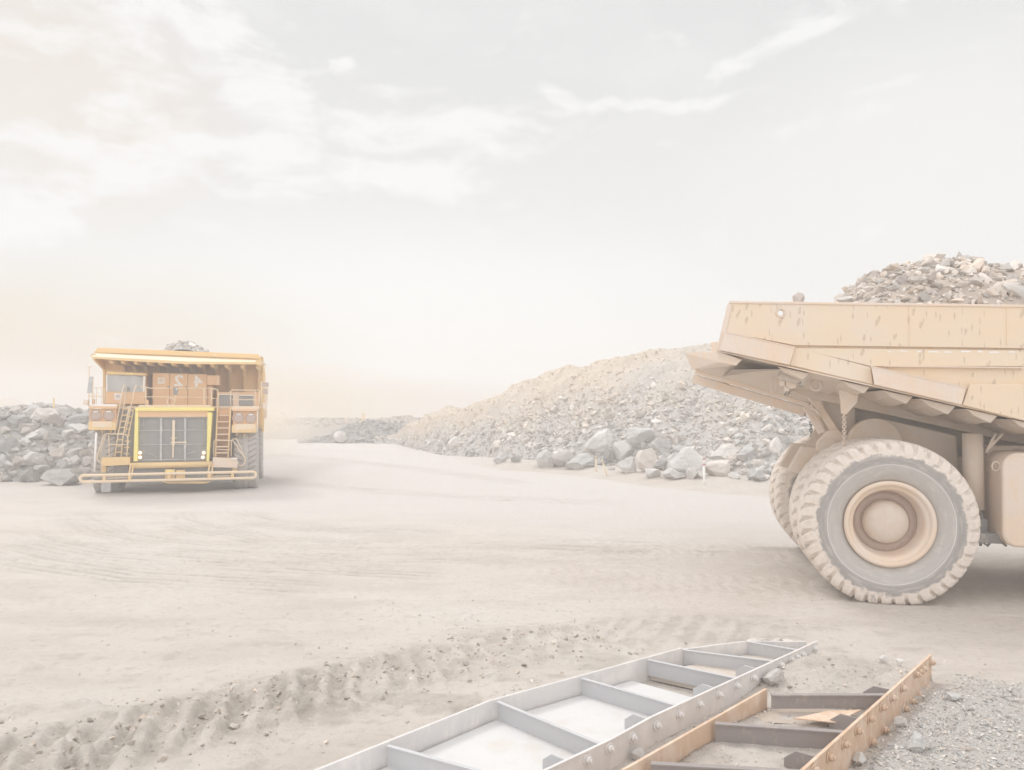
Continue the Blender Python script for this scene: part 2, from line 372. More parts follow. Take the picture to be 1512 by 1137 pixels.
RUTS = [[GP(*p) for p in q] for q in (
    [(108, 748), (118, 765), (160, 786), (240, 800), (380, 813), (560, 822), (760, 826)],
    [(250, 752), (262, 768), (310, 782), (390, 795), (520, 803), (700, 806), (900, 812)],
    [(345, 748), (352, 758), (390, 770), (470, 780), (620, 786)],
    [(0, 775), (60, 800), (150, 818), (330, 832), (600, 845)], [(-60, 800), (60, 830), (200, 850), (420, 862)],
    [(392, 700), (430, 712), (520, 722), (700, 735), (900, 742)], [(396, 672), (470, 676), (600, 690), (760, 712)],
    [(394, 662), (440, 664), (560, 668)])]
A_LEFT = [(-3.35, 5.9), (-1.84, 7.64), (-0.25, 9.41), (2.45, 11.46), (3.49, 11.86)]
A_RIGHT = [(-1.2, 6.1), (0.31, 7.64), (1.02, 8.34), (1.55, 8.94), (4.52, 11.83)]
B_LEFT = [(-0.4, 5.9), (1.03, 7.42), (3.07, 9.58)]
B_RIGHT = [(1.38, 5.9), (2.69, 7.42), (5.71, 10.88)]
def inside(x, y, poly):
    c = np.zeros(np.shape(x), bool); n = len(poly)
    for i in range(n):
        (x0, y0), (x1, y1) = poly[i], poly[(i+1) % n]
        m = ((y0 > y) != (y1 > y)) & (x < (x1-x0)*(y-y0)/(y1-y0+1e-12)+x0); c ^= m
    return c
PA = A_LEFT+A_RIGHT[::-1]; PB = B_LEFT+[B_RIGHT[2]]+[(4.1, 9.05), B_RIGHT[1], B_RIGHT[0]]
def ground_h(x, y, full=True):
    z = 0.02*fbm(x/6, y/6, 3, 1)*sst(4, 9, y)
    fall = np.maximum(y-104, 0); z = z-0.05*fall-0.00002*fall**2
    z = z+0.03*fbm(x/0.9, y/0.9, 3, 2)
    z = z+0.040*fbm(x/0.24, y/0.13, 4, 3, 0.65)*(0.4+1.6*sst(-0.1, 0.2, fbm(x/2.5, y/1.2, 2, 4)))
    d, L, sg, run = poly_dist(x, y, RIDGE)
    w = sst(1.25, 0.5, d)*sst(-0.5, 1.5, L)*(1-0.75*sst(5.5, 10.5, L))
    ph = (L+0.55*d*np.sign(sg)+0.22*fbm(x/0.5, y/0.5, 2, 8))/0.44*2*math.pi
    lum = sst(-0.5, 0.7, np.sin(ph))*sst(1.05, 0.75, d+0.25*fbm(x/0.3, y/0.3, 2, 76))
    rag = np.abs(fbm(x/0.38, y/0.38, 5, 9, 0.68))
    z = z+w*(0.115*lum*(0.6+1.6*np.abs(fbm(x/0.7, y/0.7, 2, 77)))+0.26*rag)
    # scattered clods left of it
    cl = sst(0.16, 0.30, fbm(x/0.7, y/0.5, 3, 12))*sst(15.5, 10, y)*sst(1.5, -2, x)
    z = z+0.12*cl*(0.5+1.5*np.abs(fbm(x/0.2, y/0.15, 3, 78)))
    for pts, hw, a in TRACKS:
        d, L, sg, run = poly_dist(x, y, pts)
        m = sst(hw, hw*0.75, d)*sst(0, 3, L)*sst(0.0, 0.12, fbm(x/2.0, y/2.0, 2, 14)+0.12)
        z = z+m*a*(0.035*(np.sin((L+0.25*np.abs(sg))/0.34*2*math.pi)*0.5+0.5)-0.02)
    for q in RUTS:
        d, L, sg, run = poly_dist(x, y, q)
        z = z-0.03*np.cos(sg/0.30*2*math.pi)*sst(1.3, 0.4, d)*sst(0, 5, L)
    # shoulder on the right of the road: a low dirt bank
    t = CX+F*x/np.maximum(y, 1); yf = itp(foot_t, t)
    z = z+0.32*sst(-5.5+0, -2.0, y-yf)*sst(640, 760, t)*sst(30, 6, y-yf)*(1+0.9*fbm(x/1.5, y/1.0, 3, 17))
    ia = inside(x, y, PA); ib = inside(x, y, PB)
    z = np.where(ia, np.minimum(z, 0.02), z)
    far = sst(9.9, 10.9, y-0.45*(x-3.2))
    z = np.where(ia, z+far*0.0, z)
    z = np.where(ib, 0.19+0.12*fbm(x/0.5, y/0.5, 4, 19)+0.08*fbm(x/1.4, y/1.4, 2, 20), z)
    # spoil between and beyond the two frames
    m = np.exp(-(((x-4.35)/1.1)**2+((y-11.0)/0.75)**2)); z = z+m*(0.30+0.25*fbm(x/0.4, y/0.4, 4, 22))*(~ia)
    # gravel bank outside the rusty frame
    g = gravel_m(x, y); z = z+g*(0.16+0.10*fbm(x/0.6, y/0.6, 3, 23)-0.05)
    return z
def gravel_m(x, y):
    dx = x-np.interp(y, [5.9, 7.42, 10.88, 12], [1.38, 2.69, 5.71, 6.3])
    return sst(0.05, 0.35, dx)*sst(11.6, 10.2, y+0.35*fbm(x/0.8, y/0.8, 3, 24)*4)*sst(9, 5, dx)
def terrain(x, y):
    return np.maximum.reduce([ground_h(x, y), heap_right(x, y), heap_left(x, y), heap_mid(x, y), berm_far(x, y)])
def hit(px, py):
    """where the sight line through that point of the photo first meets the terrain"""
    d = np.arange(5, 130, 0.05); X = (px-CX)/F*d; Z = CH+(HY-py)/F*d
    m = np.nonzero(terrain(X, d) >= Z)[0]
    i = m[0] if len(m) else len(d)-1
    return float(X[i]), float(d[i]), float(Z[i])
def axis(fine0, fine1, st, lo, hi, g=1.06):
    a = list(np.arange(fine0, fine1, st)); s = st; x = fine1
    while x < hi: a.append(x); s = min(s*g, 25); x += s
    a.append(hi); s = st; x = fine0-st
    while x > lo: a.insert(0, x); s = min(s*g, 25); x -= s
    a.insert(0, lo); return np.array(a)
xs = axis(-9, 9.5, 0.045, -200, 200, 1.022); ys = axis(7.0, 15.0, 0.032, -60, 200, 1.010)
gx, gy = np.meshgrid(xs, ys); gz = ground_h(gx, gy)
nx, ny = len(xs), len(ys)
idx = np.arange(nx*ny).reshape(ny, nx)
q = np.stack([idx[:-1, :-1], idx[:-1, 1:], idx[1:, 1:], idx[1:, :-1]], -1).reshape(-1, 4)
dR, LR, sR, _ = poly_dist(gx, gy, RIDGE)
damp_shade = 0.85*sst(1.3, 0.6, dR)*sst(-0.2, 2.0, LR)*(1-0.35*sst(6, 10, LR))*(0.35+0.65*sst(-0.12, 0.12, fbm(gx/0.5, gy/0.35, 4, 30)))*(1-0.65*sst(-0.4, 0.8, np.sin((LR+0.55*dR*np.sign(sR)+0.22*fbm(gx/0.5, gy/0.5, 2, 8))/0.44*2*math.pi)))  # dark soil along the ridge, darker in the troughs between tread lumps
damp_shade = np.maximum(damp_shade, 0.55*sst(0.02, 0.2, fbm(gx/0.7, gy/0.4, 4, 31))*sst(-0.6, 0.2, sR)*sst(3.6, 1.6, dR)*sst(14.5, 13, gy))
damp_shade = np.maximum(damp_shade, 0.5*sst(0.14, 0.28, fbm(gx/0.9, gy/0.5, 4, 12))*sst(17, 10, gy)*sst(2.5, -1.5, gx))
for c0, wd in ((4.7, 0.5), (5.8, 0.45)):
    d, L, sg, run = poly_dist(gx, gy, tline(c0, -7.5, 1)); damp_shade = np.maximum(damp_shade, 0.6*sst(wd, wd*0.6, d)*sst(-0.02, 0.22, fbm(gx/1.8, gy/0.5, 3, 35)))
for qd in RUTS:
    d, L, sg, run = poly_dist(gx, gy, qd); damp_shade = np.maximum(damp_shade, 0.60*sst(1.3, 0.3, d)*sst(0, 4, L)*(0.5+0.5*np.cos(sg/0.30*2*math.pi))*(0.3+sst(-0.15, 0.2, fbm(L*0.8, sg*2.5, 3, 36))))
t_ = CX+F*gx/np.maximum(gy, 1); yf_ = itp(foot_t, t_)
sh = sst(-5.8, -5.0, gy-yf_)*sst(640, 760, t_)*(gy > 5)
damp_shade = np.maximum(damp_shade, 0.28*sh)
damp_shade = np.maximum(damp_shade, 0.5*sst(36.5, 39.5, gy+1.5*fbm(gx/3, gy/3, 3, 37))*sst(-9.5, -12.5, gx)*sst(60, 50, gy))  # shadow at the toe of the left heap, painted into the ground colour
damp_shade = np.maximum(damp_shade, 0.45*inside(gx, gy, PB)*sst(-0.1, 0.1, fbm(gx/0.5, gy/0.5, 3, 38)))
damp_shade = np.maximum(damp_shade, 0.35*np.exp(-(((gx-4.35)/1.2)**2+((gy-11.0)/0.8)**2)))
road = sst(18, 30, gy+0.35*(gx-2)+2.5*fbm(gx/5, gy/5, 3, 39))*(1-sh)*0.85
grav = gravel_m(gx, gy)
g = np_mesh('ground', np.stack([gx, gy, gz], -1).reshape(-1, 3), q, 'ground', True,
            {'damp_shade': ('FLOAT', damp_shade), 'road': ('FLOAT', road), 'gravel': ('FLOAT', grav)}, quads=True)
tag(g, kind='structure')

# ------------------------------------------------------------------ rocks
def hull_variants(n, npts, seed):
    r = np.random.default_rng(seed); out = []
    for i in range(n):
        bm = bmesh.new(); p = r.normal(size=(npts, 3)); p /= np.linalg.norm(p, axis=1)[:, None]
        p *= r.uniform(0.75, 1.1, (npts, 1)); p *= np.array([1, r.uniform(0.6, 0.95), r.uniform(0.4, 0.8)])
        for v in p: bm.verts.new(v)
        bmesh.ops.convex_hull(bm, input=bm.verts)
        for v in [v for v in bm.verts if not v.link_faces]: bm.verts.remove(v)
        bm.verts.index_update()
        bmesh.ops.recalc_face_normals(bm, faces=bm.faces)
        out.append((np.array([v.co[:] for v in bm.verts]), np.array([[v.index for v in f.verts] for f in bm.faces]))); bm.free()
    return out
HV = hull_variants(24, 14, 5)
HS = hull_variants(16, 8, 6)
def scatter(P, size, seed, variants, tilt=0.9):
    r = np.random.default_rng(seed); Vs = []; Fs = []; T = []; off = 0
    k = r.integers(0, len(variants), len(P))
    for i, vr in enumerate(variants):
        m = np.nonzero(k == i)[0]
        if not len(m): continue
        v, f = vr; n = len(m)
        a = r.uniform(0, 2*math.pi, n); b = r.normal(0, tilt*0.5, n); c = r.normal(0, tilt*0.5, n)
        ca, sa, cb, sb, cc, sc = np.cos(a), np.sin(a), np.cos(b), np.sin(b), np.cos(c), np.sin(c)
        Z0 = np.zeros(n); O = np.ones(n)
        Rz = np.stack([ca, -sa, Z0, sa, ca, Z0, Z0, Z0, O], -1).reshape(n, 3, 3)
        Rx = np.stack([O, Z0, Z0, Z0, cb, -sb, Z0, sb, cb], -1).reshape(n, 3, 3)
        Ry = np.stack([cc, Z0, sc, Z0, O, Z0, -sc, Z0, cc], -1).reshape(n, 3, 3)
        R = Rx @ Ry @ Rz
        w = np.einsum('nij,vj->nvi', R, v)*size[m][:, None, None]+P[m][:, None, :]
        Vs.append(w.reshape(-1, 3)); Fs.append((f[None]+(off+np.arange(n)*len(v))[:, None, None]).reshape(-1, 3)); off += n*len(v)
        br = r.uniform(0.62, 1.25, n)**1.0; wm = r.uniform(-0.03, 0.06, n)
        t = np.stack([br*(1+wm), br, br*(1-wm), O], -1); T.append(np.repeat(t, len(v), 0))
    return np.concatenate(Vs), np.concatenate(Fs), np.concatenate(T)
def hfield(fn, x0, x1, y0, y1, st, zmin=-0.4, gh=None):
    x = np.arange(x0, x1, st); y = np.arange(y0, y1, st); X, Y = np.meshgrid(x, y); Z = fn(X, Y)
    Z = np.maximum(Z, zmin-0.0)
    Z = Z+0.10*fbm(X/0.35, Y/0.35, 3, 61)*(Z > zmin)
    i = np.arange(X.size).reshape(X.shape)
    q = np.stack([i[:-1, :-1], i[:-1, 1:], i[1:, 1:], i[1:, :-1]], -1).reshape(-1, 4)
    zz = Z.ravel()[q].max(1); q = q[zz > zmin+0.02]
    return np.stack([X, Y, Z], -1).reshape(-1, 3), q
def pile(name, fn, box, st, n, smin, smax, seed, mat, dirt, label, cat, cond=None, tintfn=None, pw=2.2, szfn=None):
    """a heap: rubble stones lying over an uneven bank, one mass of stuff"""
    r = np.random.default_rng(seed); v, q = hfield(fn, *box, st)
    X = r.uniform(box[0], box[1], n*6); Y = r.uniform(box[2], box[3], n*6); Z = fn(X, Y)
    k = Z > ground_h(X, Y)-0.05
    if cond is not None: k &= cond(X, Y, Z)
    X, Y, Z = X[k][:n], Y[k][:n], Z[k][:n]
    s = smin*(1-r.uniform(0, 1, len(X))*(1-(smin/smax)**pw))**(-1/pw)
    if szfn is not None: s = s*szfn(X, Y, Z)
    P = np.stack([X, Y, Z+0.10*s], -1)
    a, f, t = scatter(P, s, seed, HV)
    if tintfn is not None: t[:, :3] *= tintfn(a[:, 0], a[:, 1], a[:, 2])
    tri = np.concatenate([q[:, [0, 1, 2]], q[:, [0, 2, 3]]])
    tv = np.ones((len(v), 4)); tv[:, :3] = 0.8
    if tintfn is not None: tv[:, :3] *= tintfn(v[:, 0], v[:, 1], v[:, 2])
    o = np_mesh(name, np.concatenate([v, a]), np.concatenate([tri, f+len(v)]), mat, False, {'tint': ('FLOAT_COLOR', np.concatenate([tv, t]))})
    return tag(o, label, cat, kind='stuff')
def tint_r(x, y, z):
    t = CX+F*x/np.maximum(y, 1); H = itp(crest_t, t)
    k = sst(0.25, 1.05, z/np.maximum(H, 1)+0.6*fbm(x/3, y/3, 3, 71))*sst(1250, 900, t)
    k = k*0.9+0.1*sst(-0.1, 0.2, fbm(x/4, y/4, 2, 72))
    return 1.03+k[:, None]*(np.array([1.24, 1.10, 0.93])-1.03)  # tan dirt toward the crest, warmed further to paint in hazy dust glow
pile('rubble_heap', heap_right, (-14, 36, 33, 82), 0.22, 20000, 0.08, 0.52, 3, 'rubble', None,
     'long grey heap of broken rock rising beside the road on the right, tan dirt along its crest', 'rock heap',
     cond=lambda x, y, z: (y < itp(foot_t, CX+F*x/y)+z*1.6+6) & (CX+F*x/y < 1700) & ((z < 0.62*itp(crest_t, CX+F*x/y)+1.0) | (RNG.uniform(0, 1, x.shape) < 0.45)), tintfn=tint_r, pw=1.9, szfn=lambda x, y, z: 1-0.55*sst(0.4, 0.9, z/np.maximum(itp(crest_t, CX+F*x/y), 1)))
pile('rubble_heap', heap_left, (-42, -14.5, 33, 56), 0.25, 3800, 0.14, 0.75, 4, 'rubble', None,
     'dark heap of jagged broken rock behind the oncoming truck at the left edge', 'rock heap', pw=1.6,
     tintfn=lambda x, y, z: np.full((len(x), 3), 0.78))
pile('rock_berm', heap_mid, (-26, -4, 81, 96), 0.4, 2200, 0.12, 0.6, 5, 'rubble', None,
     'low dark berm of broken rock across the far end of the road', 'rock berm', tintfn=lambda x, y, z: np.full((len(x), 3), 0.66))
pile('earth_berm', berm_far, (-34, 14, 91, 118), 0.6, 2500, 0.1, 0.5, 6, 'rubble', None,
     'long pale earth bank sprinkled with stones behind the dark rock berm', 'earth bank',
     cond=lambda x, y, z: z > 1.2+0.8*fbm(x/3, y/3, 2, 8), tintfn=lambda x, y, z: np.tile(np.array([[0.86, 0.78, 0.70]]), (len(x), 1)))
# far hills
def hill(cx, cy, rx, ry, h, seed, label):
    a = np.linspace(-1, 1, 90); X, Y = np.meshgrid(a, a); R = np.hypot(X, Y)
    Z = h*sst(1, 0.25, R)*(1+0.5*fbm(X*3, Y*3, 4, seed))-8*sst(0.5, 1, R)
    i = np.arange(X.size).reshape(X.shape); q = np.stack([i[:-1, :-1], i[:-1, 1:], i[1:, 1:], i[1:, :-1]], -1).reshape(-1, 4)
    o = np_mesh('hill', np.stack([cx+X*rx, cy+Y*ry, Z], -1).reshape(-1, 3), q, 'fardirt', True, quads=True)
    tag(o, label, 'hill', kind='structure')
hill(-101, 150, 15, 16, 5.6, 3, 'tan spoil hill far behind the left rock heap')
hill(-39, 128, 9, 9, 3.3, 4, 'hazy yellow dirt mound on the skyline right of the oncoming truck')
hill(-70, 150, 22, 18, 2.6, 7, 'low hazy rise behind the oncoming truck')

def boulder_mesh(seed, cuts=11):
    r = random.Random(seed); bm = bmesh.new(); bmesh.ops.create_icosphere(bm, subdivisions=5, radius=1.0)
    planes = [(Vector((r.gauss(0, 1), r.gauss(0, 1), r.gauss(0, 1))).normalized(), r.uniform(0.42, 0.85)) for _ in range(cuts)]
    from mathutils import noise as mn
    for v in bm.verts:
        for n, d in planes:
            e = v.co.dot(n)-d
            if e > 0: v.co -= n*e*0.96
        p = v.co*1.0+Vector((seed*3.1, 0, 0))
        dsp = 0.09*mn.fractal(p*1.6, 1.0, 2.1, 6)+0.03*abs(mn.noise(p*6))
        v.co += v.co.normalized()*dsp
    # stretch to unit box: x,y in -0.5..0.5, z 0..1
    mn_ = [min(v.co[i] for v in bm.verts) for i in range(3)]; mx = [max(v.co[i] for v in bm.verts) for i in range(3)]
    for v in bm.verts:
        v.co = Vector(((v.co.x-mn_[0])/(mx[0]-mn_[0])-0.5, (v.co.y-mn_[1])/(mx[1]-mn_[1])-0.5, (v.co.z-mn_[2])/(mx[2]-mn_[2])))
    for f in bm.faces: f.smooth = False
    bmesh.ops.recalc_face_normals(bm, faces=bm.faces)
    me = bpy.data.meshes.new('boulder'); bm.to_mesh(me); bm.free(); me.materials.append(MT['boulder']); return me
BM = [boulder_mesh(s) for s in range(11)]
BMC = {}
def boulder(loc, sx, sy, sz, rz, label, group=None, mat='boulder', seed=0, tilt=0.0, name='boulder', cat='boulder', roll=0.0):
    k = (seed % len(BM), mat)
    if k not in BMC:
        me = BM[k[0]] if mat == 'boulder' else BM[k[0]].copy()
        me.materials[0] = MT[mat]; BMC[k] = me
    o = bpy.data.objects.new(name, BMC[k]); COL.objects.link(o)
    o.location = loc; o.scale = (sx, sy, sz); o.rotation_euler = (tilt, roll, rz)
    return tag(o, label, cat, group)
def place_boulders(L, group, sink=0.12):
    for i, (x0, y0, x1, y1, mat, roll, label) in enumerate(L):
        X, Y, Z = hit((x0+x1)/2, y1); w = (x1-x0)*Y/F; h = (y1-y0)*Y/F
        boulder((X, Y+0.3*w, Z-sink*h), w*1.05, max(w, h)*0.9, h*(1+sink), random.uniform(-0.5, 0.5), label, group, mat, i*3+1, random.uniform(-0.15, 0.1), roll=roll)
RF = 'boulders at the foot of the right rock heap'
place_boulders([
 (788, 664, 816, 691, 'boulder', 0.3, 'grey wedge boulder leftmost in the big row at the foot of the right heap'),
 (811, 664, 851, 690, 'boulderpale', 0.1, 'pale smooth boulder left of the dark one beside the leaning cream posts'),
 (836, 670, 881, 693, 'boulderdark', 0.0, 'dark flat boulder just behind the upright cream post'),
 (873, 637, 917, 668, 'boulder', -0.45, 'long grey slab leaning up to the right above the cream posts'),
 (904, 650, 942, 680, 'boulder', 0.1, 'rounded grey boulder under the big slab right of the cream posts'),
 (925, 630, 978, 664, 'boulder', 0.15, 'largest square grey block, topmost of the boulder row'),
 (892, 661, 911, 685, 'boulderdark', 0.0, 'dark upright boulder close behind the leaning cream post'),
 (910, 673, 940, 699, 'boulder', 0.2, 'grey boulder with a ledge, low in the row below the rounded one'),
 (940, 661, 967, 697, 'boulderred', 0.0, 'upright reddish boulder in the middle of the row'),
 (966, 673, 987, 695, 'boulderdark', 0.0, 'small dark boulder right of the reddish one'),
 (979, 666, 1007, 694, 'boulder', 0.1, 'rounded pale grey boulder left of the white marker post'),
 (992, 659, 1023, 675, 'boulderdark', 0.3, 'dark peaked slab poking up behind the rounded pale grey boulder'),
 (1000, 660, 1052, 704, 'boulder', -0.35, 'big peaked slab leaning right behind the white marker post'),
 (1050, 656, 1099, 682, 'boulderpale', -0.05, 'long pale block lying right of the white marker post, high in the row'),
 (1043, 679, 1080, 703, 'boulderred', 0.0, 'flat topped brownish block below the long pale one'),
 (1013, 691, 1030, 708, 'boulderpale', 0.2, 'small pale pointed rock on the bank left of the white marker post'),
 (953, 692, 977, 706, 'boulder', 0.1, 'low grey rock in front of the reddish boulder'),
 (977, 693, 1013, 709, 'boulder', 0.15, 'low wide grey rock in front of the rounded pale grey boulder'),
 (1108, 693, 1136, 711, 'boulder', 0.1, 'grey rock at the rightmost end of the row, beside the dump truck tyre'),
 (961, 646, 989, 671, 'boulder', 0.25, 'grey block tucked under the right end of the largest square block'),
 (1092, 659, 1121, 677, 'boulderdark', -0.1, 'dark rock right of the long pale block'),
 (1136, 646, 1160, 668, 'boulderpale', -0.3, 'pale slab half hidden behind the dump truck rear tyre'),
 (660, 645, 683, 664, 'boulderpale', 0.2, 'pale block low on the heap where it narrows toward the far road'),
 (690, 655, 708, 668, 'boulder', -0.2, 'small grey block right of the pale block where the heap narrows'),
 (728, 668, 748, 684, 'boulder', 0.1, 'grey block at the heap foot nearest the road bend'),
], RF)
place_boulders([(491, 636+1, 510, 652, 'boulderpale', 0.1, 'pale square boulder alone before the dark far berm')], None)
LF = 'large rocks of the left rock heap'
place_boulders([
 (46, 601, 82, 624, 'boulderpale', -0.2, 'large pale pointed block on top of the left heap'),
 (73, 599, 98, 616, 'boulder', 0.3, 'grey peaked block on the crest just right of the large pale one'),
 (34, 597, 56, 612, 'boulder', -0.3, 'grey block on the crest just left of the large pale one'),
 (96, 611, 130, 628, 'boulderdark', -0.1, 'flat dark block high on the left heap near the truck'),
 (94, 625, 127, 642, 'boulder', 0.15, 'wide grey slab on the left heap under the flat dark block'),
 (90, 634, 110, 650, 'boulderpale', 0.0, 'small pale block low against the wide grey slab'),
 (40, 620, 52, 634, 'boulderpale', 0.1, 'small upright pale block below the large pale pointed one'),
 (66, 658, 92, 678, 'boulderred', 0.3, 'brownish tilted block halfway up the left heap'),
 (58, 692, 112, 717, 'boulderdark', 0.0, 'largest dark block at the foot of the left heap'),
 (22, 690, 54, 712, 'boulderdark', 0.1, 'dark rock at the foot of the left heap, left of the largest one'),
 (0, 645, 28, 668, 'boulderdark', -0.2, 'dark slab at the left edge of the photo halfway up the heap'),
 (28, 668, 62, 690, 'boulder', 0.1, 'rounded grey rock low on the left heap above the dark foot rocks'),
 (86, 676, 106, 690, 'boulderred', -0.3, 'brownish wedge between the largest dark block and the truck'),
 (130, 646, 140, 664, 'boulderpale', 0.2, 'pale rounded rock beside the truck bumper end'),
 (4, 612, 36, 630, 'boulderdark', 0.1, 'dark block on the crest at the left edge of the photo'),
], LF, 0.15)
r = random.Random(5)
for i in range(46):
    px = r.uniform(-60, 205); py = r.uniform(622, 706); X, Y, Z = hit(px, py); w = r.uniform(0.45, 0.95)
    boulder((X, Y+0.15, Z-0.15*w), w, w*0.9, w*r.uniform(0.5, 0.8), r.uniform(0, 6), 'jagged grey rock in the jumble of the left heap', 'jagged rocks in the jumble of the left heap',
            'boulderdark' if r.random() < 0.45 else 'boulder', i, r.uniform(-0.4, 0.4), name='jagged_rock', cat='rock', roll=r.uniform(-0.4, 0.4))
for i in range(54):
    px = r.uniform(640, 1180); v = r.random()**1.4; t = px; yf = float(itp(foot_t, t)); fy = HY+CH*F/yf
    py = fy-2-v*70*min(1, (px-600)/250); X, Y, Z = hit(px, py); w = r.uniform(0.35, 0.75)*(1.15-0.4*v)
    boulder((X, Y+0.1, Z-0.12*w), w, w*0.9, w*r.uniform(0.5, 0.8), r.uniform(0, 6), 'middling grey rock showing among the rubble of the right heap', 'middling rocks among the rubble of the right heap',
            r.choice(['boulder', 'boulder', 'boulderpale', 'boulderdark']), i+3, r.uniform(-0.4, 0.4), name='rock', cat='rock', roll=r.uniform(-0.4, 0.4))

# marker posts
def post(px, py0, py1, w, mats, label, lean=0.0, name='marker_post', cat='marker post', group=None):
    X, Y, Z = hit(px, py1); h = (py1-py0)*Y/F; o = empty(name, (X, Y, Z), 0, label, cat, group); o.rotation_euler = (0, lean, 0)
    m = MB(); m.cyl((0, 0, -0.3), (0, 0, h*0.72), w); m.build('post_shaft', mats[0], o)
    m = MB(); m.cyl((0, 0, h*0.72), (0, 0, h*0.78), w*1.1); m.build('reflector_band', mats[1], o)
    m = MB(); m.cyl((0, 0, h*0.78), (0, 0, h*0.92), w); m.build('post_top', mats[0], o)
    m = MB(); m.cyl((0, 0, h*0.92), (0, 0, h*1.0), w*1.08, w*0.8); m.build('post_cap', mats[1], o)
    return o
post(1039.5, 676, 716, 0.058, ('white', 'red'), 'white marker post with red bands on the dirt bank right of the road')
post(880, 671, 696, 0.042, ('cream', 'rustred'), 'upright cream post with a dark band before the boulders', name='cream_post', cat='post')
post(896.5, 675, 702, 0.042, ('cream', 'rustred'), 'leaning cream post just right of the upright one', -0.33, name='cream_post', cat='post')
def pole(px, y0, y1, Y, w, label, mat='yellow', name='pole', kink=None):
    X = (px-CX)/F*Y; z0 = CH+(HY-y1)/F*Y; z1 = CH+(HY-y0)/F*Y
    m = MB(); m.cyl((X, Y, z0-1.2), (X, Y, z1), w, w*0.8, 10); m.cyl((X, Y, z1), (X, Y, z1+w), w*1.2, w*0.5, 10)
    return tag(m.build(name, mat), label, 'pole')
pole(534.8, 611, 623, 100, 0.10, 'left one of two thin posts standing on the far bank skyline', name='thin_post')
pole(538.0, 611, 623, 100, 0.10, 'right one of two thin posts standing on the far bank skyline', name='thin_post')
pole(79.5, 589, 604, 45, 0.045, 'short stake standing on the crest of the left rock heap', name='stake')
pole(564, 626, 640, 88, 0.17, 'fatter left one of two white drums behind the dark far berm', 'white', 'white_pipe')
pole(569.5, 626, 639, 88, 0.10, 'thin white pipe upright behind the dark far berm, right of the fat one', 'white', 'white_pipe')
pole(559, 635, 646, 84, 0.08, 'short white stub in front of the two white pipes', 'white', 'white_pipe')

# gravel and pebbles
r = np.random.default_rng(17)
n = 15000; X = r.uniform(1.5, 11, n*3); Y = r.uniform(6.2, 12.2, n*3); k = (r.uniform(0, 1, n*3) < gravel_m(X, Y)) & ~inside(X, Y, PB); X, Y = X[k][:n], Y[k][:n]
s = 0.011*(1-r.uniform(0, 1, len(X))*0.97)**(-1/3.0)
a, f, t = scatter(np.stack([X, Y, ground_h(X, Y)+0.35*s], -1), s*1.3, 8, HS)
tag(np_mesh('gravel', a, f, 'rubble', False, {'tint': ('FLOAT_COLOR', t*1.05)}), 'grey crushed gravel banked against the rusty frame', 'gravel', kind='stuff')
n = 5200; X = np.concatenate([r.normal(-0.5, 3.6, n), r.normal(4.2, 0.9, 900), r.uniform(0, 5.6, 2600)]); Y = np.concatenate([7+9*r.uniform(0, 1, n)**1.5, r.normal(11, 0.6, 900), r.uniform(6.2, 11, 2600)])
ib = inside(X, Y, PB); k = (~inside(X, Y, PA) | (r.uniform(0, 1, len(X)) < 0.0)) & (ib | (r.uniform(0, 1, len(X)) < 0.45)); X, Y = X[k], Y[k]
s = 0.007*(1-r.uniform(0, 1, len(X))*0.985)**(-1/2.2)
a, f, t = scatter(np.stack([X, Y, ground_h(X, Y)+0.2*s], -1), s*1.3, 9, HS)
tag(np_mesh('pebbles', a, f, 'loadrock', False, {'tint': ('FLOAT_COLOR', t)}), 'small pale pebbles strewn over the dirt in the foreground', 'pebbles', kind='stuff')
n = 900; k = r.uniform(-1.0, 11.5, n); rp = np.array(RIDGE); L_ = np.concatenate([[0], np.cumsum(np.hypot(*np.diff(rp, axis=0).T))])
X = np.interp(k, L_, rp[:, 0])+r.normal(0, 0.55, n)*0.6; Y = np.interp(k, L_, rp[:, 1])+r.normal(0, 0.6, n)
s = np.minimum(0.018*(1-r.uniform(0, 1, n)*0.99)**(-1/2.3), 0.065); a, f, t = scatter(np.stack([X, Y, ground_h(X, Y)+0.1*s], -1), s, 12, HV)
tag(np_mesh('soil_clods', a, f, 'clod', False, {'tint': ('FLOAT_COLOR', t)}), 'brown clods of earth broken along the churned tyre track', 'clods', kind='stuff')
def near_rock(px0, py0, px1, py1, mat, label, seed, roll=0.0, base=None):
    Z = CH*F/(py1-HY); 
    for _ in range(6):
        X = ((px0+px1)/2-CX)/F*Z; gz_ = float(ground_h(np.array([X]), np.array([Z]))[0]) if base is None else base; Z = (CH-gz_)*F/(py1-HY)
    w = (px1-px0)*Z/F; h = (py1-py0)*Z/F*0.95
    boulder((X, Z+w*0.3, gz_-0.08*h), w, w*0.8, h*1.05, 0.3, label, None, mat, seed, roll=roll, name='stone', cat='stone')
near_rock(1128, 988, 1167, 1017, 'boulderpale', 'large pale stone wedged against the pale frame near its far end', 4, 0.2)
near_rock(1299, 968, 1314, 982, 'boulderpale', 'whitest stone on the dirt at the far end of the rusty frame', 2)
near_rock(1326, 973, 1337, 985, 'boulderpale', 'small upright pale stone right of the whitest stone', 5)
near_rock(1343, 1087, 1376, 1112, 'boulder', 'grey stone lying on the gravel right of the rusty frame', 7)
near_rock(1324, 1058, 1343, 1076, 'boulderpale', 'pale stone against the outer side of the rusty frame', 8)
near_rock(1048, 1078, 1070, 1093, 'boulderpale', 'pale stone inside the rusty frame under its left rail', 9)
near_rock(1098, 1078, 1113, 1090, 'boulder', 'squarish stone under the middle cross beam of the rusty frame', 1)
near_rock(1181, 1088, 1196, 1101, 'boulder', 'stone in the middle of the nearest rusty frame bay', 3)
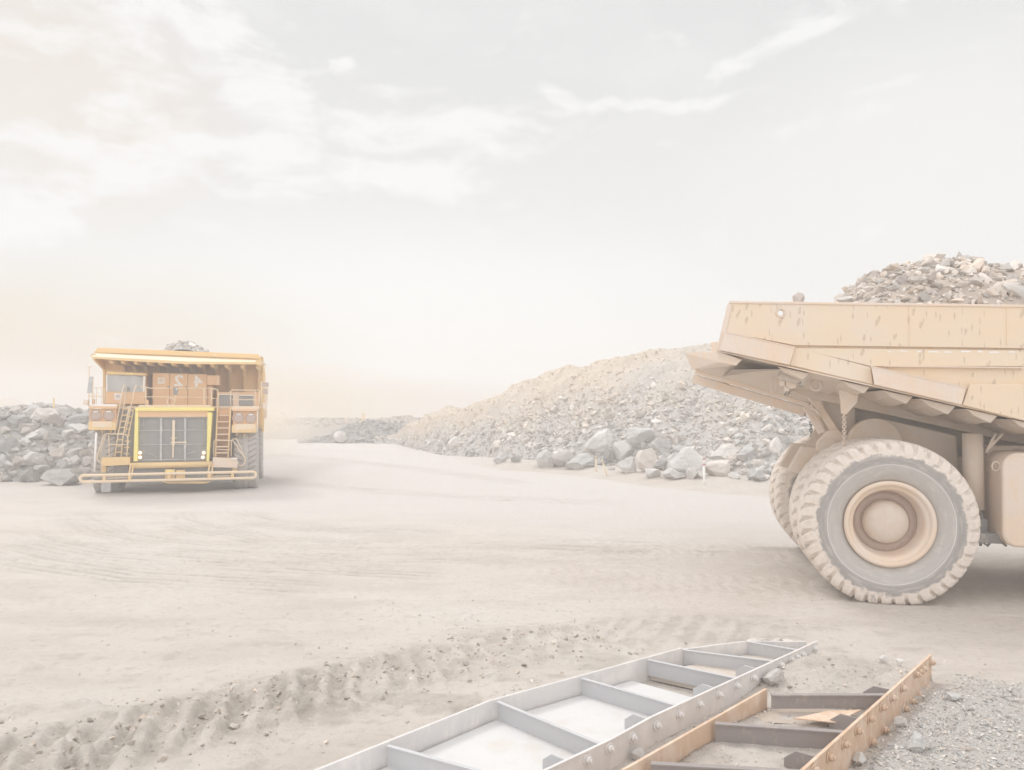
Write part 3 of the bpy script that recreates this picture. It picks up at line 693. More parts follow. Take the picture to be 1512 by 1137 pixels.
near_rock(975, 1112, 1012, 1127, 'boulderpale', 'broad pale stone in the left corner of the nearest rusty frame bay', 6)
near_rock(1020, 1101, 1040, 1117, 'boulder', 'grey stone right of the broad pale one in the rusty frame', 10)
near_rock(933, 1106, 955, 1126, 'boulder', 'grey stone in the gap between the two frames', 2)
near_rock(1404, 1026, 1425, 1036, 'boulder', 'flat grey stone on the far edge of the gravel', 5)
near_rock(1262, 1112, 1285, 1130, 'boulderpale', 'pale stone beside the nearest bolts of the rusty frame', 0)
for i, (a0, b0, a1, b1) in enumerate([(1104, 944, 1122, 952), (1118, 943, 1138, 953), (1140, 943, 1160, 954), (1158, 945, 1176, 955), (1176, 947, 1190, 955)]):
    near_rock(a0, b0, a1, b1, 'boulderred', ['leftmost', 'second', 'middle', 'fourth', 'rightmost'][i]+' of the brownish stones behind the far end of the pale frame', i+2)

# ------------------------------------------------------------------ the two steel frames
def rail(pts, h, z0, th, side):
    """an upright plate along a polyline, th thick"""
    m = MB()
    for i, (a, b) in enumerate(zip(pts, pts[1:])):
        a = Vector((*a, z0)); b = Vector((*b, z0)); t = (b-a).normalized(); nrm = Vector((t.y, -t.x, 0))*side*th
        m.prism([a, b, b+Vector((0, 0, h)), a+Vector((0, 0, h))], nrm)
        m.prism([a+Vector((0, 0, h)), b+Vector((0, 0, h)), b+Vector((0, 0, h+0.012)), a+Vector((0, 0, h+0.012))], nrm*1.6)
    return m
def bolt(m, p, n, r=0.040, l=0.055):
    p = Vector(p); n = Vector(n).normalized()
    m.cyl(p, p+n*0.012, r*1.5, r*1.5, 14); m.cyl(p+n*0.012, p+n*l, r, r*0.95, 6); m.cyl(p+n*l, p+n*(l+0.02), r*0.55, r*0.5, 8)
HA = 0.31
fa = empty('steel_frame', (0, 0, 0), 0, 'long pale steel frame with plate floor bays lying in the foreground', 'steel frame')
rail(A_LEFT[:4], HA, 0.0, 0.02, -1).build('side_rail', 'railwhite', fa)
rail(A_RIGHT, HA, 0.0, 0.02, 1).build('side_rail', 'railwhite', fa)
rail([A_LEFT[3], A_LEFT[4], (4.38, 11.84)], HA*0.93, 0.0, 0.02, -1).build('end_rail', 'railwhite', fa)
MFA = 0.085
m = MB(); fl = [(-3.3, 5.9), (-1.80, 7.64), (-0.21, 9.41), (1.62, 10.79), (2.55, 9.93), (1.52, 8.93), (0.99, 8.36), (0.28, 7.66), (-1.15, 6.15)]
m.prism([(x, y, 0.03) for x, y in fl], (0, 0, MFA-0.03)); m.build('floor_plate', 'plate', fa)
def gpt(px, py, h): x, y = GP(px, py, h); return Vector((x, y, 0))
def on_line(pts, px):
    """point of a polyline seen in that column of the photo"""
    for (ax, ay), (bx, by) in zip(pts, pts[1:]):
        k = (px-CX)/F; den = (bx-ax)-k*(by-ay)
        t = (k*ay-ax)/den
        if 0 <= t <= 1: return Vector((ax+t*(bx-ax), ay+t*(by-ay), 0))
for px, qx, qy in [(569, 700, 1160), (733, 888, 1096), (857, 1000, 1040), (955, 1088, 1002), (1007, 1143, 974.5), (1102, 1179, 958)]:
    p = on_line(A_LEFT, px); zt = HA-0.012
    if qx == 700: q = on_line(A_RIGHT, 770)
    else: q = on_line(A_RIGHT, qx)
    if p is None: p = Vector((*A_LEFT[3], 0))
    if q is None: q = Vector((0.0, 7.3, 0))
    mm = MB(); t = (q-p).normalized(); p = p+t*0.03; q = q-t*0.012
    mm.bar(p+V(0, 0, (MFA+zt)/2), q+V(0, 0, (MFA+zt)/2), 0.018, zt-MFA); mm.bar(p+V(0, 0, zt), q+V(0, 0, zt), 0.05, 0.014)
    mm.build('cross_beam', 'beamgrey', fa)
def gusset(line, px, mat, par, h, z0, inward, l=0.34):
    p = on_line(line, px)
    if p is None: return
    (ax, ay), (bx, by) = line[-2], line[-1]; t = Vector((bx-ax, by-ay, 0)).normalized(); n = Vector((-t.y, t.x, 0))*inward
    a = p+V(0, 0, z0)
    m = MB(); m.prism([a, a+n*0.34, a+n*0.34+V(0, 0, h*0.55), a+n*0.22+V(0, 0, h), a+V(0, 0, h)], t*0.02); m.build('gusset', mat, par)
for px in (838, 958, 1058, 1120): gusset(A_RIGHT, px, 'beamgrey', fa, 0.20, 0.09, 1)
def z1p(zx, zy): return 900+0.4048*zx, 930+0.4048*zy
def bolts(line, pts, mat, par, zfix):
    for zx, zy in pts:
        px, py = z1p(zx, zy); p = on_line(line, px)
        if p is None: continue
        z = CH-(py-HY)/F*p.y; z = min(max(z, 0.06), zfix)
        (ax, ay), (bx, by) = line[-2], line[-1]; t = Vector((bx-ax, by-ay, 0)).normalized(); n = Vector((t.y, -t.x, 0))
        m = MB(); bolt(m, p+n*0.021+V(0, 0, z), n); m.build('bolt', mat, par)
bolts(A_RIGHT, [(-90, 470), (-10, 428), (75, 388), (165, 345), (247, 305), (320, 268), (392, 234), (457, 202), (517, 172), (617, 125), (657, 107), (675, 97), (695, 88), (740, 66)], 'edge', fa, 0.27)
a_, b_, c_, d_ = on_line(A_LEFT, 957), on_line(A_RIGHT, 1090), on_line(A_RIGHT, 1190), on_line(A_LEFT, 1098)
m = MB(); m.prism([p+V(0, 0, 0.02) for p in (a_+V(0.03, -0.02, 0), b_+V(-0.03, 0.02, 0), c_+V(-0.05, 0.03, 0), d_+V(0, -0.06, 0))], (0, 0, 0.10)); m.build('silt_fill', 'mud', fa)
HB = 0.41
fb = empty('steel_frame', (0, 0, 0), 0, 'rusty brown steel frame filled with dirt beside the gravel', 'steel frame')
rail(B_LEFT, HB-0.02, 0.0, 0.02, -1).build('side_rail', 'rusty', fb)
rail(B_RIGHT, HB, 0.0, 0.02, 1).build('side_rail', 'rusty', fb)
for (a, b, z0, z1) in [((1139, 1026), (1309, 1026), 0.24, 0.40), ((1056, 1068), (1246, 1081), 0.17, 0.39), ((961, 1127), (1190, 1140), 0.20, 0.39)]:
    p = gpt(*a, z1); q = gpt(*b, z1); m = MB(); m.bar(p+V(0, 0, (z0+z1)/2), q+V(0, 0, (z0+z1)/2), 0.02, z1-z0); m.bar(p+V(0, 0, z1), q+V(0, 0, z1), 0.07, 0.014); m.build('cross_beam', 'rustdark', fb)
for px in (1318, 1271, 1208): gusset(B_RIGHT, px, 'rustdark', fb, 0.22, 0.16, 1)
bolts(B_RIGHT, [(1163, 117), (1133, 140), (1120, 150), (1108, 160), (1058, 210), (1020, 245), (983, 280), (938, 320), (893, 365), (845, 412), (790, 460), (733, 508)], 'rusty', fb, 0.36)
bolts(B_RIGHT, [(1173, 197), (1145, 223), (1118, 247), (1093, 275), (1067, 305), (1030, 343), (990, 385), (945, 427)], 'rusty', fb, 0.5)
pl = [gpt(1172, 1062, 0.27), gpt(1234, 1068, 0.27), gpt(1272, 1049, 0.27), gpt(1222, 1051, 0.27)]
m = MB(); m.prism([p+V(0, 0, 0.27) for p in pl], (0, 0, 0.012)); tag(m.build('loose_plate', 'rusty'), 'thin brown steel sheet lying loose in the middle bay of the rusty frame', 'steel sheet')
m = MB(); pts = [gpt(1090, 1064, 0.21), gpt(1240, 1072, 0.21), gpt(1285, 1045, 0.21), gpt(1175, 1038, 0.21)]
m.faces([(p.x, p.y, 0.205) for p in pts], [(0, 1, 2, 3)]); o = m.build('puddle', 'water'); tag(o, 'muddy puddle in the middle bay of the rusty frame', 'puddle', kind='structure')

# ------------------------------------------------------------------ wheels
TR, TW_ = 1.62, 1.02
def tyre_mesh(name, mat, lugs=38, NT=864):
    """axle along y, outer face towards -y; side lugs cut across the shoulders, plain middle rib, foot pressed flat"""
    prof = [(0.80, 0.30), (0.86, 0.40), (0.98, 0.475), (1.12, 0.505), (1.24, 0.51), (1.34, 0.505), (1.42, 0.495), (1.48, 0.485), (1.535, 0.47), (1.575, 0.44), (1.605, 0.385),
            (1.614, 0.33), (1.618, 0.28), (1.62, 0.22), (1.622, 0.17), (1.622, 0.14), (1.624, 0.115), (1.624, 0.06), (1.625, 0.0)]
    p = [(r, -w) for r, w in prof]+[(r, w) for r, w in prof[::-1][1:]]; p = np.array(p); M_ = len(p)
    th = np.linspace(0, 2*math.pi, NT, endpoint=False)[:, None]; r0 = p[:, 0][None]; w0 = p[:, 1][None]
    aw = np.abs(w0); sgn = np.sign(w0+1e-9)
    ph = th*lugs/(2*math.pi)+0.9*(aw/0.5)**1.3*1.0+0.5*(sgn > 0)
    fr = ph-np.floor(ph); gw = 0.075+0.035*(aw > 0.4)
    groove = sst(gw+0.05, gw, np.abs(fr-0.5)*1.0)*(aw > 0.125)*(r0 > 1.40)
    dep = 0.085*groove*sst(1.40, 1.50, r0)
    rr = r0-dep*sst(0.52, 0.42, aw); ww = w0-sgn*dep*sst(0.38, 0.47, aw)*0.8
    mid = (np.abs(aw-0.128) < 0.013); rr = rr-0.03*mid
    rr = rr+0.006*(vnoise(np.cos(th)*9+r0*3+20, np.sin(th)*9+w0*12+20, 3)-0.5)
    ww = ww+sgn*0.016*((np.abs(r0-1.24) < 0.01))
    x = np.cos(th)*rr; z = np.sin(th)*rr; y = ww+0*th
    flat = -1.525; sq = sst(-1.35, -1.56, z); y = y+np.sign(y)*0.05*sst(-0.9, -1.5, z)*(np.abs(y) > 0.3)
    z = np.maximum(z, flat)
    v = np.stack([x, y, z], -1).reshape(-1, 3); i = np.arange(NT*M_).reshape(NT, M_); j = np.roll(i, -1, 0)
    q = np.stack([i[:, :-1], i[:, 1:], j[:, 1:], j[:, :-1]], -1).reshape(-1, 4)
    o = np_mesh(name, v, q, mat, True, quads=True)
    return o
def rim_mesh(mat, hubmat, parent):
    m = MB(); m.lathe([(0.60, 0.42), (0.60, -0.10), (0.655, -0.22), (0.66, -0.36), (0.70, -0.38), (0.74, -0.40), (0.745, -0.46), (0.80, -0.475), (0.835, -0.45), (0.83, -0.36), (0.79, -0.28), (0.79, 0.42)], (0, 0, 0), seg=64)
    rim = m.build('rim', mat, parent)
    m = MB(); m.lathe([(0.425, 0.12), (0.425, -0.05), (0.415, -0.14), (0.395, -0.20), (0.35, -0.26), (0.26, -0.31), (0.14, -0.335), (0.01, -0.34)], (0, 0, 0), seg=48)
    hub = m.build('hub', hubmat, parent)
    m = MB(); m.lathe([(0.60, 0.12), (0.602, -0.005), (0.60, -0.012), (0.42, -0.03), (0.42, 0.12)], (0, 0, 0), seg=48)
    for k in range(20):
        a = k*math.pi/10; c = (math.cos(a)*0.545, -0.01, math.sin(a)*0.545); m.cyl(c, (c[0], -0.05, c[2]), 0.018, seg=6)
    m.build('hub_flange', 'rustred', parent)
    return rim
TZ = 1.525
# ================================================================== the dump truck on the right, seen from its rear quarter
rt = empty('dump_truck', (TW[0], TW[1], 0), -SA, 'dusty tan loaded dump truck cut off by the right edge, huge rear tyre toward us', 'dump truck')
RO = Vector((TW[0], TW[1], 0)); RX = Vector((math.cos(SA), -math.sin(SA), 0)); RY = Vector((math.sin(SA), math.cos(SA), 0))
def Rp(px, py, c=0.0):
    d = Vector(((px-CX)/F, 1, (HY-py)/F)); o = Vector((0, 0, CH)); k = (c-(o-RO).dot(RY))/d.dot(RY); P = o+d*k-RO
    return Vector((P.dot(RX), c, P.z))
def R2(zx, zy, c=0.0): return Rp(1000+.3386*zx, 370+.3386*zy, c)     # from an enlargement of the tray
def R3(zx, zy, c=0.0): return Rp(1100+.299*zx, 560+.299*zy, c)
def make_wheel(parent, s, c, tyre_src, single=False, mir=1, rimmat='tan', hubmat='hub'):
    w = empty('wheel'); w.parent = parent; w.location = (s, c, TZ)
    if mir < 0: w.rotation_euler = (0, 0, 0)
    t = tyre_src.copy(); COL.objects.link(t); t.parent = w; t.location = (0, 0.51, 0)
    if not single:
        t2 = tyre_src.copy(); COL.objects.link(t2); t2.parent = w; t2.location = (0, 0.51+1.16, 0); t2.rotation_euler = (0, 0, 0)
    e = rim_mesh(rimmat, hubmat, w); 
    dy = 0.51 if mir > 0 else (0.51 if single else 1.67)
    e.location = (0, dy, 0)
    for ch in w.children:
        if ch.name.startswith('hub'): ch.location = (0, dy, 0)
        if mir < 0 and (ch.name.startswith('hub') or ch.name.startswith('rim')): ch.rotation_euler = (0, 0, math.pi)
    return w
T1 = tyre_mesh('tyre', 'tyre')
make_wheel(rt, 0, 0, T1)
make_wheel(rt, 0, 4.15, T1, mir=-1)
make_wheel(rt, 5.9, 0.35, T1, single=True)
make_wheel(rt, 5.9, 4.95, T1, single=True, mir=-1)
bpy.data.objects.remove(T1)
# axle and frame
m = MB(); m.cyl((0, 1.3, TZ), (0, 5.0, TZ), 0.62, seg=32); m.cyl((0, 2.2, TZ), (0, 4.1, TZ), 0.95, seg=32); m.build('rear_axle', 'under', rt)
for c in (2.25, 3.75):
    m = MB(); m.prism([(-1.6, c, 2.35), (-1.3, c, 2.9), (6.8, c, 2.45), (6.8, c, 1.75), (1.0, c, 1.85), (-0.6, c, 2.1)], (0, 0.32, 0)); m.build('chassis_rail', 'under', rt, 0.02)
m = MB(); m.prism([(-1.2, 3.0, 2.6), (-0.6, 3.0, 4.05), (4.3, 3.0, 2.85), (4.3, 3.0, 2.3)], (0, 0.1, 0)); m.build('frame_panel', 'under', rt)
# big dusty housing over the axle
A = [R3(520, 330), R3(540, 240), R3(600, 200), R3(720, 195), R3(1090, 250), R3(1110, 620), R3(900, 900), R3(560, 900)]
m = MB(); m.prism([(p.x*0.9+0.05, 2.05, p.z*0.97+0.05) for p in [Rp(1258, 680, 2.05), Rp(1262, 640, 2.05), Rp(1282, 618, 2.05), Rp(1310, 616, 2.05), Rp(1424, 640, 2.05), Rp(1432, 770, 2.05), Rp(1380, 830, 2.05), Rp(1262, 830, 2.05)]], (0, 1.9, 0)); m.build('axle_housing', 'under', rt, 0.04)
m = MB(); c_ = Rp(1290, 655, 2.0); m.cyl((c_.x, 1.85, c_.z), (c_.x, 2.1, c_.z), 0.55, seg=32); m.build('blower_cover', 'under', rt, 0.03)
# vertical ram
a = Rp(1436, 640, 1.2); b = Rp(1438, 752, 1.2)
m = MB(); m.cyl(a, b, 0.19); m.cyl(b, b-V(0, 0, 0.25), 0.11); m.cyl(b-V(0, 0, .28), b-V(0, 0, .6), 0.2); m.build('lift_ram', 'under', rt)
m = MB(); p = Rp(1455, 700, 1.6); m.box((p.x, 1.5, 1.35), (p.x+0.9, 3.2, 3.0)); m.build('frame_panel', 'under', rt, 0.03)
# tank ahead of the wheel
p0 = Rp(1480, 668, 0.55); p1 = Rp(1480, 808, 0.55)
zt, zb = p0.z, p1.z; R_ = 0.28; L0 = p0.x; L1 = L0+2.1
prof = []
for k in range(7): a = math.pi-k*math.pi/12; prof.append((L0+R_+R_*math.cos(a), zt-R_+R_*math.sin(a)))
for k in range(7): a = math.pi/2-k*math.pi/12; prof.append((L1-R_+R_*math.cos(a), zt-R_+R_*math.sin(a)))
for k in range(7): a = -k*math.pi/12; prof.append((L1-R_+R_*math.cos(a), zb+R_+R_*math.sin(a)))
for k in range(7): a = -math.pi/2-k*math.pi/12; prof.append((L0+R_+R_*math.cos(a), zb+R_+R_*math.sin(a)))
m = MB(); m.prism([(x, 0.55, z) for x, z in prof], (0, 1.3, 0)); tank = m.build('fuel_tank', 'tan', rt, 0.05)
m = MB()
for s_ in (L0+0.55, L0+1.5): m.prism([(s_, 0.535, zb-0.02), (s_+0.1, 0.535, zb-0.02), (s_+0.1, 0.535, zt+0.02), (s_, 0.535, zt+0.02)], (0, 1.33, 0))
m.build('tank_strap', 'under', rt)
m = MB(); ring = [V(L0-0.06+0.07*math.cos(k*math.pi/6), 0.7, zt-0.28+0.09*math.sin(k*math.pi/6)) for k in range(12)]; m.tube(ring, 0.018, True, 6); m.build('lifting_eye', 'under', rt)
m = MB(); m.box((L0-0.75, 1.0, 1.22), (L0-0.1, 2.0, 1.55)); m.box((L0-0.35, 0.8, 1.1), (L0+0.1, 1.0, 1.3)); m.build('valve_box', 'dark', rt, 0.02)
m = MB()
for pts in ([(1444, 772), (1450, 800), (1458, 806), (1466, 796), (1470, 782)], [(1450, 770), (1447, 790), (1448, 806)], [(1470, 775), (1478, 800), (1486, 806)], [(1446, 745), (1452, 775), (1448, 800)]):
    m.tube([Rp(x, y, 1.1) for x, y in pts], 0.028, seg=6)
m.build('brake_hose', 'dark', rt)
# hydraulic lines running up ahead of the ram
m = MB()
for x0, y0, x1, y1 in ((1456, 668, 1470, 640), (1458, 664, 1481, 640)): m.tube([Rp(x0, y0, 1.1), Rp(x1, y1, 1.1)], 0.03, seg=6)
m.build('hydraulic_line', 'under', rt)
m = MB(); m.box((6.4, 0.5, 1.3), (8.0, 5.6, 3.3)); m.build('engine_bay', 'tan', rt, 0.05)
m = MB(); m.box((3.6, 0.2, 3.3), (8.4, 6.1, 3.42)); m.build('deck', 'tan', rt, 0.02)
cab = MB(); cab.box((5.4, 3.9, 3.42), (7.4, 5.9, 5.3)); cab.build('cab', 'tan', rt, 0.06)
m = MB(); m.box((5.9, 3.86, 4.2), (7.0, 3.88, 5.1)); m.build('cab_window', 'glass', rt)

# --- tray
body = empty('tray'); body.parent = rt
BW = 5.75; BN = 0.18; BF = BN+BW        # near and far faces of the tray
def ext(a, b, s):                    # run the line a-b on to station s
    t = (s-a.x)/(b.x-a.x); return a+(b-a)*t
SE = 7.0
top0 = Rp(1078, 447, BN); top1 = ext(top0, Rp(1512, 453, BN), SE)
ul0 = Rp(1070, 490, BN); ul1 = Rp(1173, 509.5, BN); ul2 = ext(Rp(1173, 509.5, BN), Rp(1512, 514, BN), SE)
tail = Rp(1061, 518, BN); bot = Rp(1420, 600, BN); bot1 = Rp(1512, 622, BN)
def with_hole(outer, c0, c1, hc, hr, name, mat, par):
    bm = bmesh.new(); rings = []
    for pts in (outer, [(hc[0]+hr*math.cos(-k*math.pi/12), hc[1]+hr*math.sin(-k*math.pi/12)) for k in range(24)]):
        vs = [bm.verts.new((x, c0, z)) for x, z in pts]; rings.append([bm.edges.new((vs[i], vs[(i+1) % len(vs)])) for i in range(len(vs))])
    ed = [e for r_ in rings for e in r_]
    g_ = bmesh.ops.triangle_fill(bm, edges=ed, use_beauty=True); fs = [f for f in g_['geom'] if isinstance(f, bmesh.types.BMFace)]
    ex = bmesh.ops.extrude_face_region(bm, geom=fs)
    bmesh.ops.translate(bm, verts=[v for v in ex['geom'] if isinstance(v, bmesh.types.BMVert)], vec=(0, c1-c0, 0))
    mb = MB(); mb.bm.free(); mb.bm = bm; return mb.build(name, mat, par)
hc = Rp(1153, 462, BN)
outer = [(p.x, p.z) for p in (top0, top1, ul2, ul1, ul0)]
with_hole(outer, BN, BN+0.10, (hc.x, hc.z), 0.055, 'upper_side_plate', 'side', body)
m = MB(); m.lathe([(0.058, 0.0), (0.10, 0.0), (0.10, -0.02), (0.058, -0.02)], (hc.x, BN, hc.z)); 
bpy.data.meshes.new; ringo = MB(); ringo.tube([V(hc.x+0.085*math.cos(k*math.pi/8), BN-0.008, hc.z+0.085*math.sin(k*math.pi/8)) for k in range(16)], 0.016, True, 6); ringo.build('hole_ring', 'tan', body); m.bm.free()
m = MB(); m.bar(top0+V(-0.02, 0.06, 0.012), top1+V(0, 0.06, 0.012), 0.17, 0.05); m.build('top_rail', 'tan', body, 0.01)
m = MB(); m.prism([Rp(1074, 449, BN-0.03), Rp(1081, 449, BN-0.03), Rp(1066, 520, BN-0.03), Rp(1058, 518, BN-0.03)], (0, 0.16, 0)); m.build('tail_post', 'tan', body, 0.008)
# vertical weld seam straps
for px in (1343, 1487):
    a = Rp(px, 453, BN-0.006); b = Rp(px, 510, BN-0.006); m = MB(); m.bar(a, b, 0.02, 0.012, (0, 1, 0)); m.build('weld_seam', 'side', body)
# recess line below the upper plate and main lower flank, set a little deeper
fl_ = BN+0.09
P = [Rp(1170, 509, fl_), ext(Rp(1170, 509, fl_), Rp(1512, 514, fl_), SE), Rp(1512, 620, fl_)*1.0, Rp(1061, 518, fl_), Rp(1070, 488, fl_)]
P[2] = ext(Rp(1061, 518, fl_), Rp(1512, 622, fl_), SE)
m = MB(); m.prism(P, (0, 0.06, 0)); m.build('lower_side_plate', 'side', body)
# long flank band between the recess line and the lower girders
def wedge(tl, tr, br, bl, cdeep, cout, name, mat='tan'):
    """box girder: top edge flush, lower edge standing out"""
    a = [Rp(*tl, cdeep), Rp(*tr, cdeep), Rp(*br, cdeep), Rp(*bl, cdeep)]
    o = [Rp(*tl, cout), Rp(*tr, cout), Rp(*br, cout-0.02), Rp(*bl, cout-0.02)]
    m = MB(); m.loft(o, a); return m.build(name, mat, body, 0.012)
wedge((1071, 490), (1174, 513), (1166, 539), (1062, 517), BN+0.1, BN-0.14, 'side_girder')
wedge((1173, 513.5), (1512, 517), (1512, 541), (1286, 541), BN+0.1, BN+0.03, 'flank_band', 'side')
wedge((1174, 513), (1286, 542), (1289, 568), (1166, 539), BN+0.1, BN+0.02, 'flank_band', 'side')
wedge((1286, 541), (1427, 572.5), (1420, 598), (1291, 568), BN+0.1, BN-0.16, 'side_girder')
a = Rp(1318, 541.5, BN); 
wedge((1432, 567), (1512, 567.5), (1512, 621), (1421, 598), BN+0.1, BN-0.02, 'flank_band', 'side')
e0 = Rp(1512, 567.5, BN-0.02); e1 = Rp(1512, 621, BN-0.02)
m = MB(); q0 = ext(Rp(1432, 567, BN-0.02), e0, SE); q1 = ext(Rp(1421, 598, BN-0.02), e1, 4.5); m.loft([e0, V(4.6, BN-0.02, q0.z), V(4.5, BN-0.02, q1.z), e1], [V(e0.x, BN+0.1, e0.z), V(4.6, BN+0.1, q0.z), V(4.5, BN+0.1, q1.z), V(e1.x, BN+0.1, e1.z)]); m.build('flank_band', 'side', body)
# bright lips
for (x0, y0, x1, y1, c) in ((1286, 541, 1427, 572.5, BN-0.165), (1071, 490, 1174, 513, BN-0.145), (1305, 540.5, 1512, 543, BN-0.0), (1061, 518.5, 1420, 599.5, BN-0.03)):
    m = MB(); m.bar(Rp(x0, y0, c)+V(0, 0.02, 0), Rp(x1, y1, c)+V(0, 0.02, 0), 0.05, 0.022); m.build('plate_lip', 'tan', body)
t0_ = Rp(1061, 518.5, BN); t1_ = Rp(1420, 599.5, BN)
fz = lambda s: t0_.z+(t1_.z-t0_.z)*(s-t0_.x)/(t1_.x-t0_.x)
# floor
s0 = t0_.x-0.02; s1 = 4.4
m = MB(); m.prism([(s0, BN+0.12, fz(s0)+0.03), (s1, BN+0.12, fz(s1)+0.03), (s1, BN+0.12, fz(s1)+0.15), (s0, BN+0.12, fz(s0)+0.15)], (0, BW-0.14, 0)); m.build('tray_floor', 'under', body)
m = MB(); m.prism([(s1, BN+0.1, fz(s1)), (s1+0.15, BN+0.1, fz(s1)), (s1+0.75, BN+0.1, top1.z), (s1+0.6, BN+0.1, top1.z)], (0, BW-0.2, 0)); m.build('front_wall', 'tan', body)
m = MB(); m.prism([(s1+0.6, BN, top1.z+0.02), (8.4, BN, top1.z+0.1), (8.4, BN, top1.z+0.22), (s1+0.6, BN, top1.z+0.16)], (0, BW, 0)); m.build('canopy', 'tan', body, 0.02)
# far side
far = [(top0.x+0.75, top0.z-0.5), (top0.x+0.9, top0.z), (SE, top1.z), (SE, fz(4.4)), (4.4, fz(4.4)), (t0_.x, fz(t0_.x))]
m = MB(); m.prism([(x, BF-0.1, z) for x, z in far], (0, 0.1, 0)); m.build('far_side_plate', 'side', body)
m = MB(); m.prism([(t0_.x+0.1, BF-0.22, fz(t0_.x)+0.1), (t0_.x+0.05, BF-0.22, fz(t0_.x)+0.62), (t0_.x+0.5, BF-0.22, fz(t0_.x)+0.62), (t0_.x+0.6, BF-0.22, fz(t0_.x)+0.1)], (0, 0.14, 0)); m.build('tail_corner_plate', 'tan', body, 0.01)
m = MB(); m.prism([(t0_.x+0.1, BF, fz(t0_.x+.1)-0.02), (4.4, BF, fz(4.4)-0.02), (4.4, BF, fz(4.4)+0.3), (t0_.x+0.1, BF, fz(t0_.x+.1)+0.3)], (0, 0.13, 0)); m.build('side_girder', 'tan', body, 0.01)
# tail chute: end beam across the width
near = [Rp(1059, 518, BN+0.02), Rp(1096, 531, BN+0.02), Rp(1087, 540, BN+0.02), Rp(1061, 535, BN+0.02)]
farb = [Rp(1011, 521, BF-0.3), V(near[1].x-0.1, BF-0.3, 0), V(near[2].x-0.2, BF-0.3, 0), Rp(1022, 546, BF-0.3)]
farb[1].z = fz(farb[1].x)+0.02; farb[2].z = Rp(1022, 546, BF-0.3).z+0.05
m = MB(); m.loft(near, farb); m.build('tail_beam', 'tan', body, 0.015)
# cross bolsters with rounded caked ends under the floor
def bolster(x0, y0, x1, y1, drop, skew=0.0):
    a = Rp(x0, y0, BN+0.1); b = Rp(x1, y1, BN+0.1); w = b.x-a.x; zz = lambda s: fz(s)-0.03
    near = [V(a.x, BN+0.05, zz(a.x)), V(b.x, BN+0.05, zz(b.x)), V(b.x-w*0.22, BN+0.05, zz(b.x)-drop), V(a.x+w*0.25, BN+0.05, zz(a.x)-drop*0.95)]
    far_ = [V(p.x, BF-0.1, p.z) for p in near]
    mid = [V(p.x, BN+0.42, p.z) for p in near]; mid2 = [V(mid[0].x-0.02, BN+0.9, mid[0].z), V(mid[1].x+0.02, BN+0.9, mid[1].z), V(mid[2].x, BN+0.9, mid[2].z-0.05), V(mid[3].x, BN+0.9, mid[3].z-0.05)]
    m = MB(); m.loft(near, mid); m.loft(mid, mid2); m.loft(mid2, [V(p.x, BF-0.1, p.z) for p in mid2]); return m.build('cross_bolster', 'under', body, 0.02)
for q_ in ((1243, 565, 1284, 578, 0.13), (1303, 578, 1347, 590, 0.14), (1358, 590, 1410, 602, 0.16), (1425, 603, 1472, 614, 0.14), (1492, 616, 1540, 630, 0.14)): bolster(*q_)
bolster(1148, 540, 1195, 552, 0.13)
# the two long longitudinal floor beams
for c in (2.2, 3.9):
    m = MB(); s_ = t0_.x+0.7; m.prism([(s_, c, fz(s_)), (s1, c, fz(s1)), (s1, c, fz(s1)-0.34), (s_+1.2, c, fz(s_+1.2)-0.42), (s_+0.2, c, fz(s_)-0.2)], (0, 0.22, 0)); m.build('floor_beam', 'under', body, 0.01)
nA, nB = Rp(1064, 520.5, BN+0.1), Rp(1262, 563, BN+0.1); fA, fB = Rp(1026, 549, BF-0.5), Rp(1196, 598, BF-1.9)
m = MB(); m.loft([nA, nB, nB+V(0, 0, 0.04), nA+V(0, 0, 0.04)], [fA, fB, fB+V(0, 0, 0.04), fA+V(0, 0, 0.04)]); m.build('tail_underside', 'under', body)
# mud lumps and lamp cluster under the tail
def lump(cx, cy, cz, sx, sy, sz, sd, name='mud_lump', mat='mud'):
    o = bpy.data.objects.new(name, BM[sd % len(BM)].copy()); o.data.materials[0] = MT[mat]; COL.objects.link(o); o.parent = body; o.location = (cx, cy, cz-sz); o.scale = (sx, sy, sz); return o
p = Rp(1172, 555, 0.6); lump(p.x, 0.75, p.z+0.16, 0.62, 0.5, 0.32, 3)
m = MB()
for x, y, w in ((1168, 566, 0.10), (1155, 566, 0.05), (1162, 574, 0.045)):
    p = Rp(x, y, 0.8); m.box((p.x-w, 0.8, p.z-w*1.1), (p.x+w, 0.95, p.z+w*1.1))
m.build('tail_lamp', 'tan', body, 0.01)
m = MB(); p = Rp(1205, 569, 1.0); m.tube([V(p.x+0.1*math.cos(k*math.pi/6), 1.0, p.z+0.1*math.sin(k*math.pi/6)) for k in range(12)], 0.035, True, 8); m.build('tow_eye', 'under', body)
m = MB(); m.tube([Rp(x, y, 1.5) for x, y in ((1147, 545), (1139, 560), (1138, 575), (1142, 581), (1146, 575), (1147, 560), (1146, 548))], 0.018, seg=6); m.build('hose_loop', 'tan', body)
# far underside girder pair that shows beneath the tail
ga, gb = Rp(1024, 556, BF-0.4), Rp(1192, 602, BF-1.6)
m = MB(); m.bar(Rp(1027, 549, BF-0.9), Rp(1195, 598, BF-2.2), 0.10, 0.10); m.bar(Rp(1024, 559, BF-0.5), Rp(1190, 608, BF-1.9), 0.14, 0.22); m.build('underside_girder', 'tan', body, 0.01)
m = MB(); m.prism([Rp(1066, 561, BF-0.9), Rp(1079, 563, BF-0.9), Rp(1073, 577, BF-0.9)], (0, 0.1, 0)); m.build('bracket', 'tan', body)
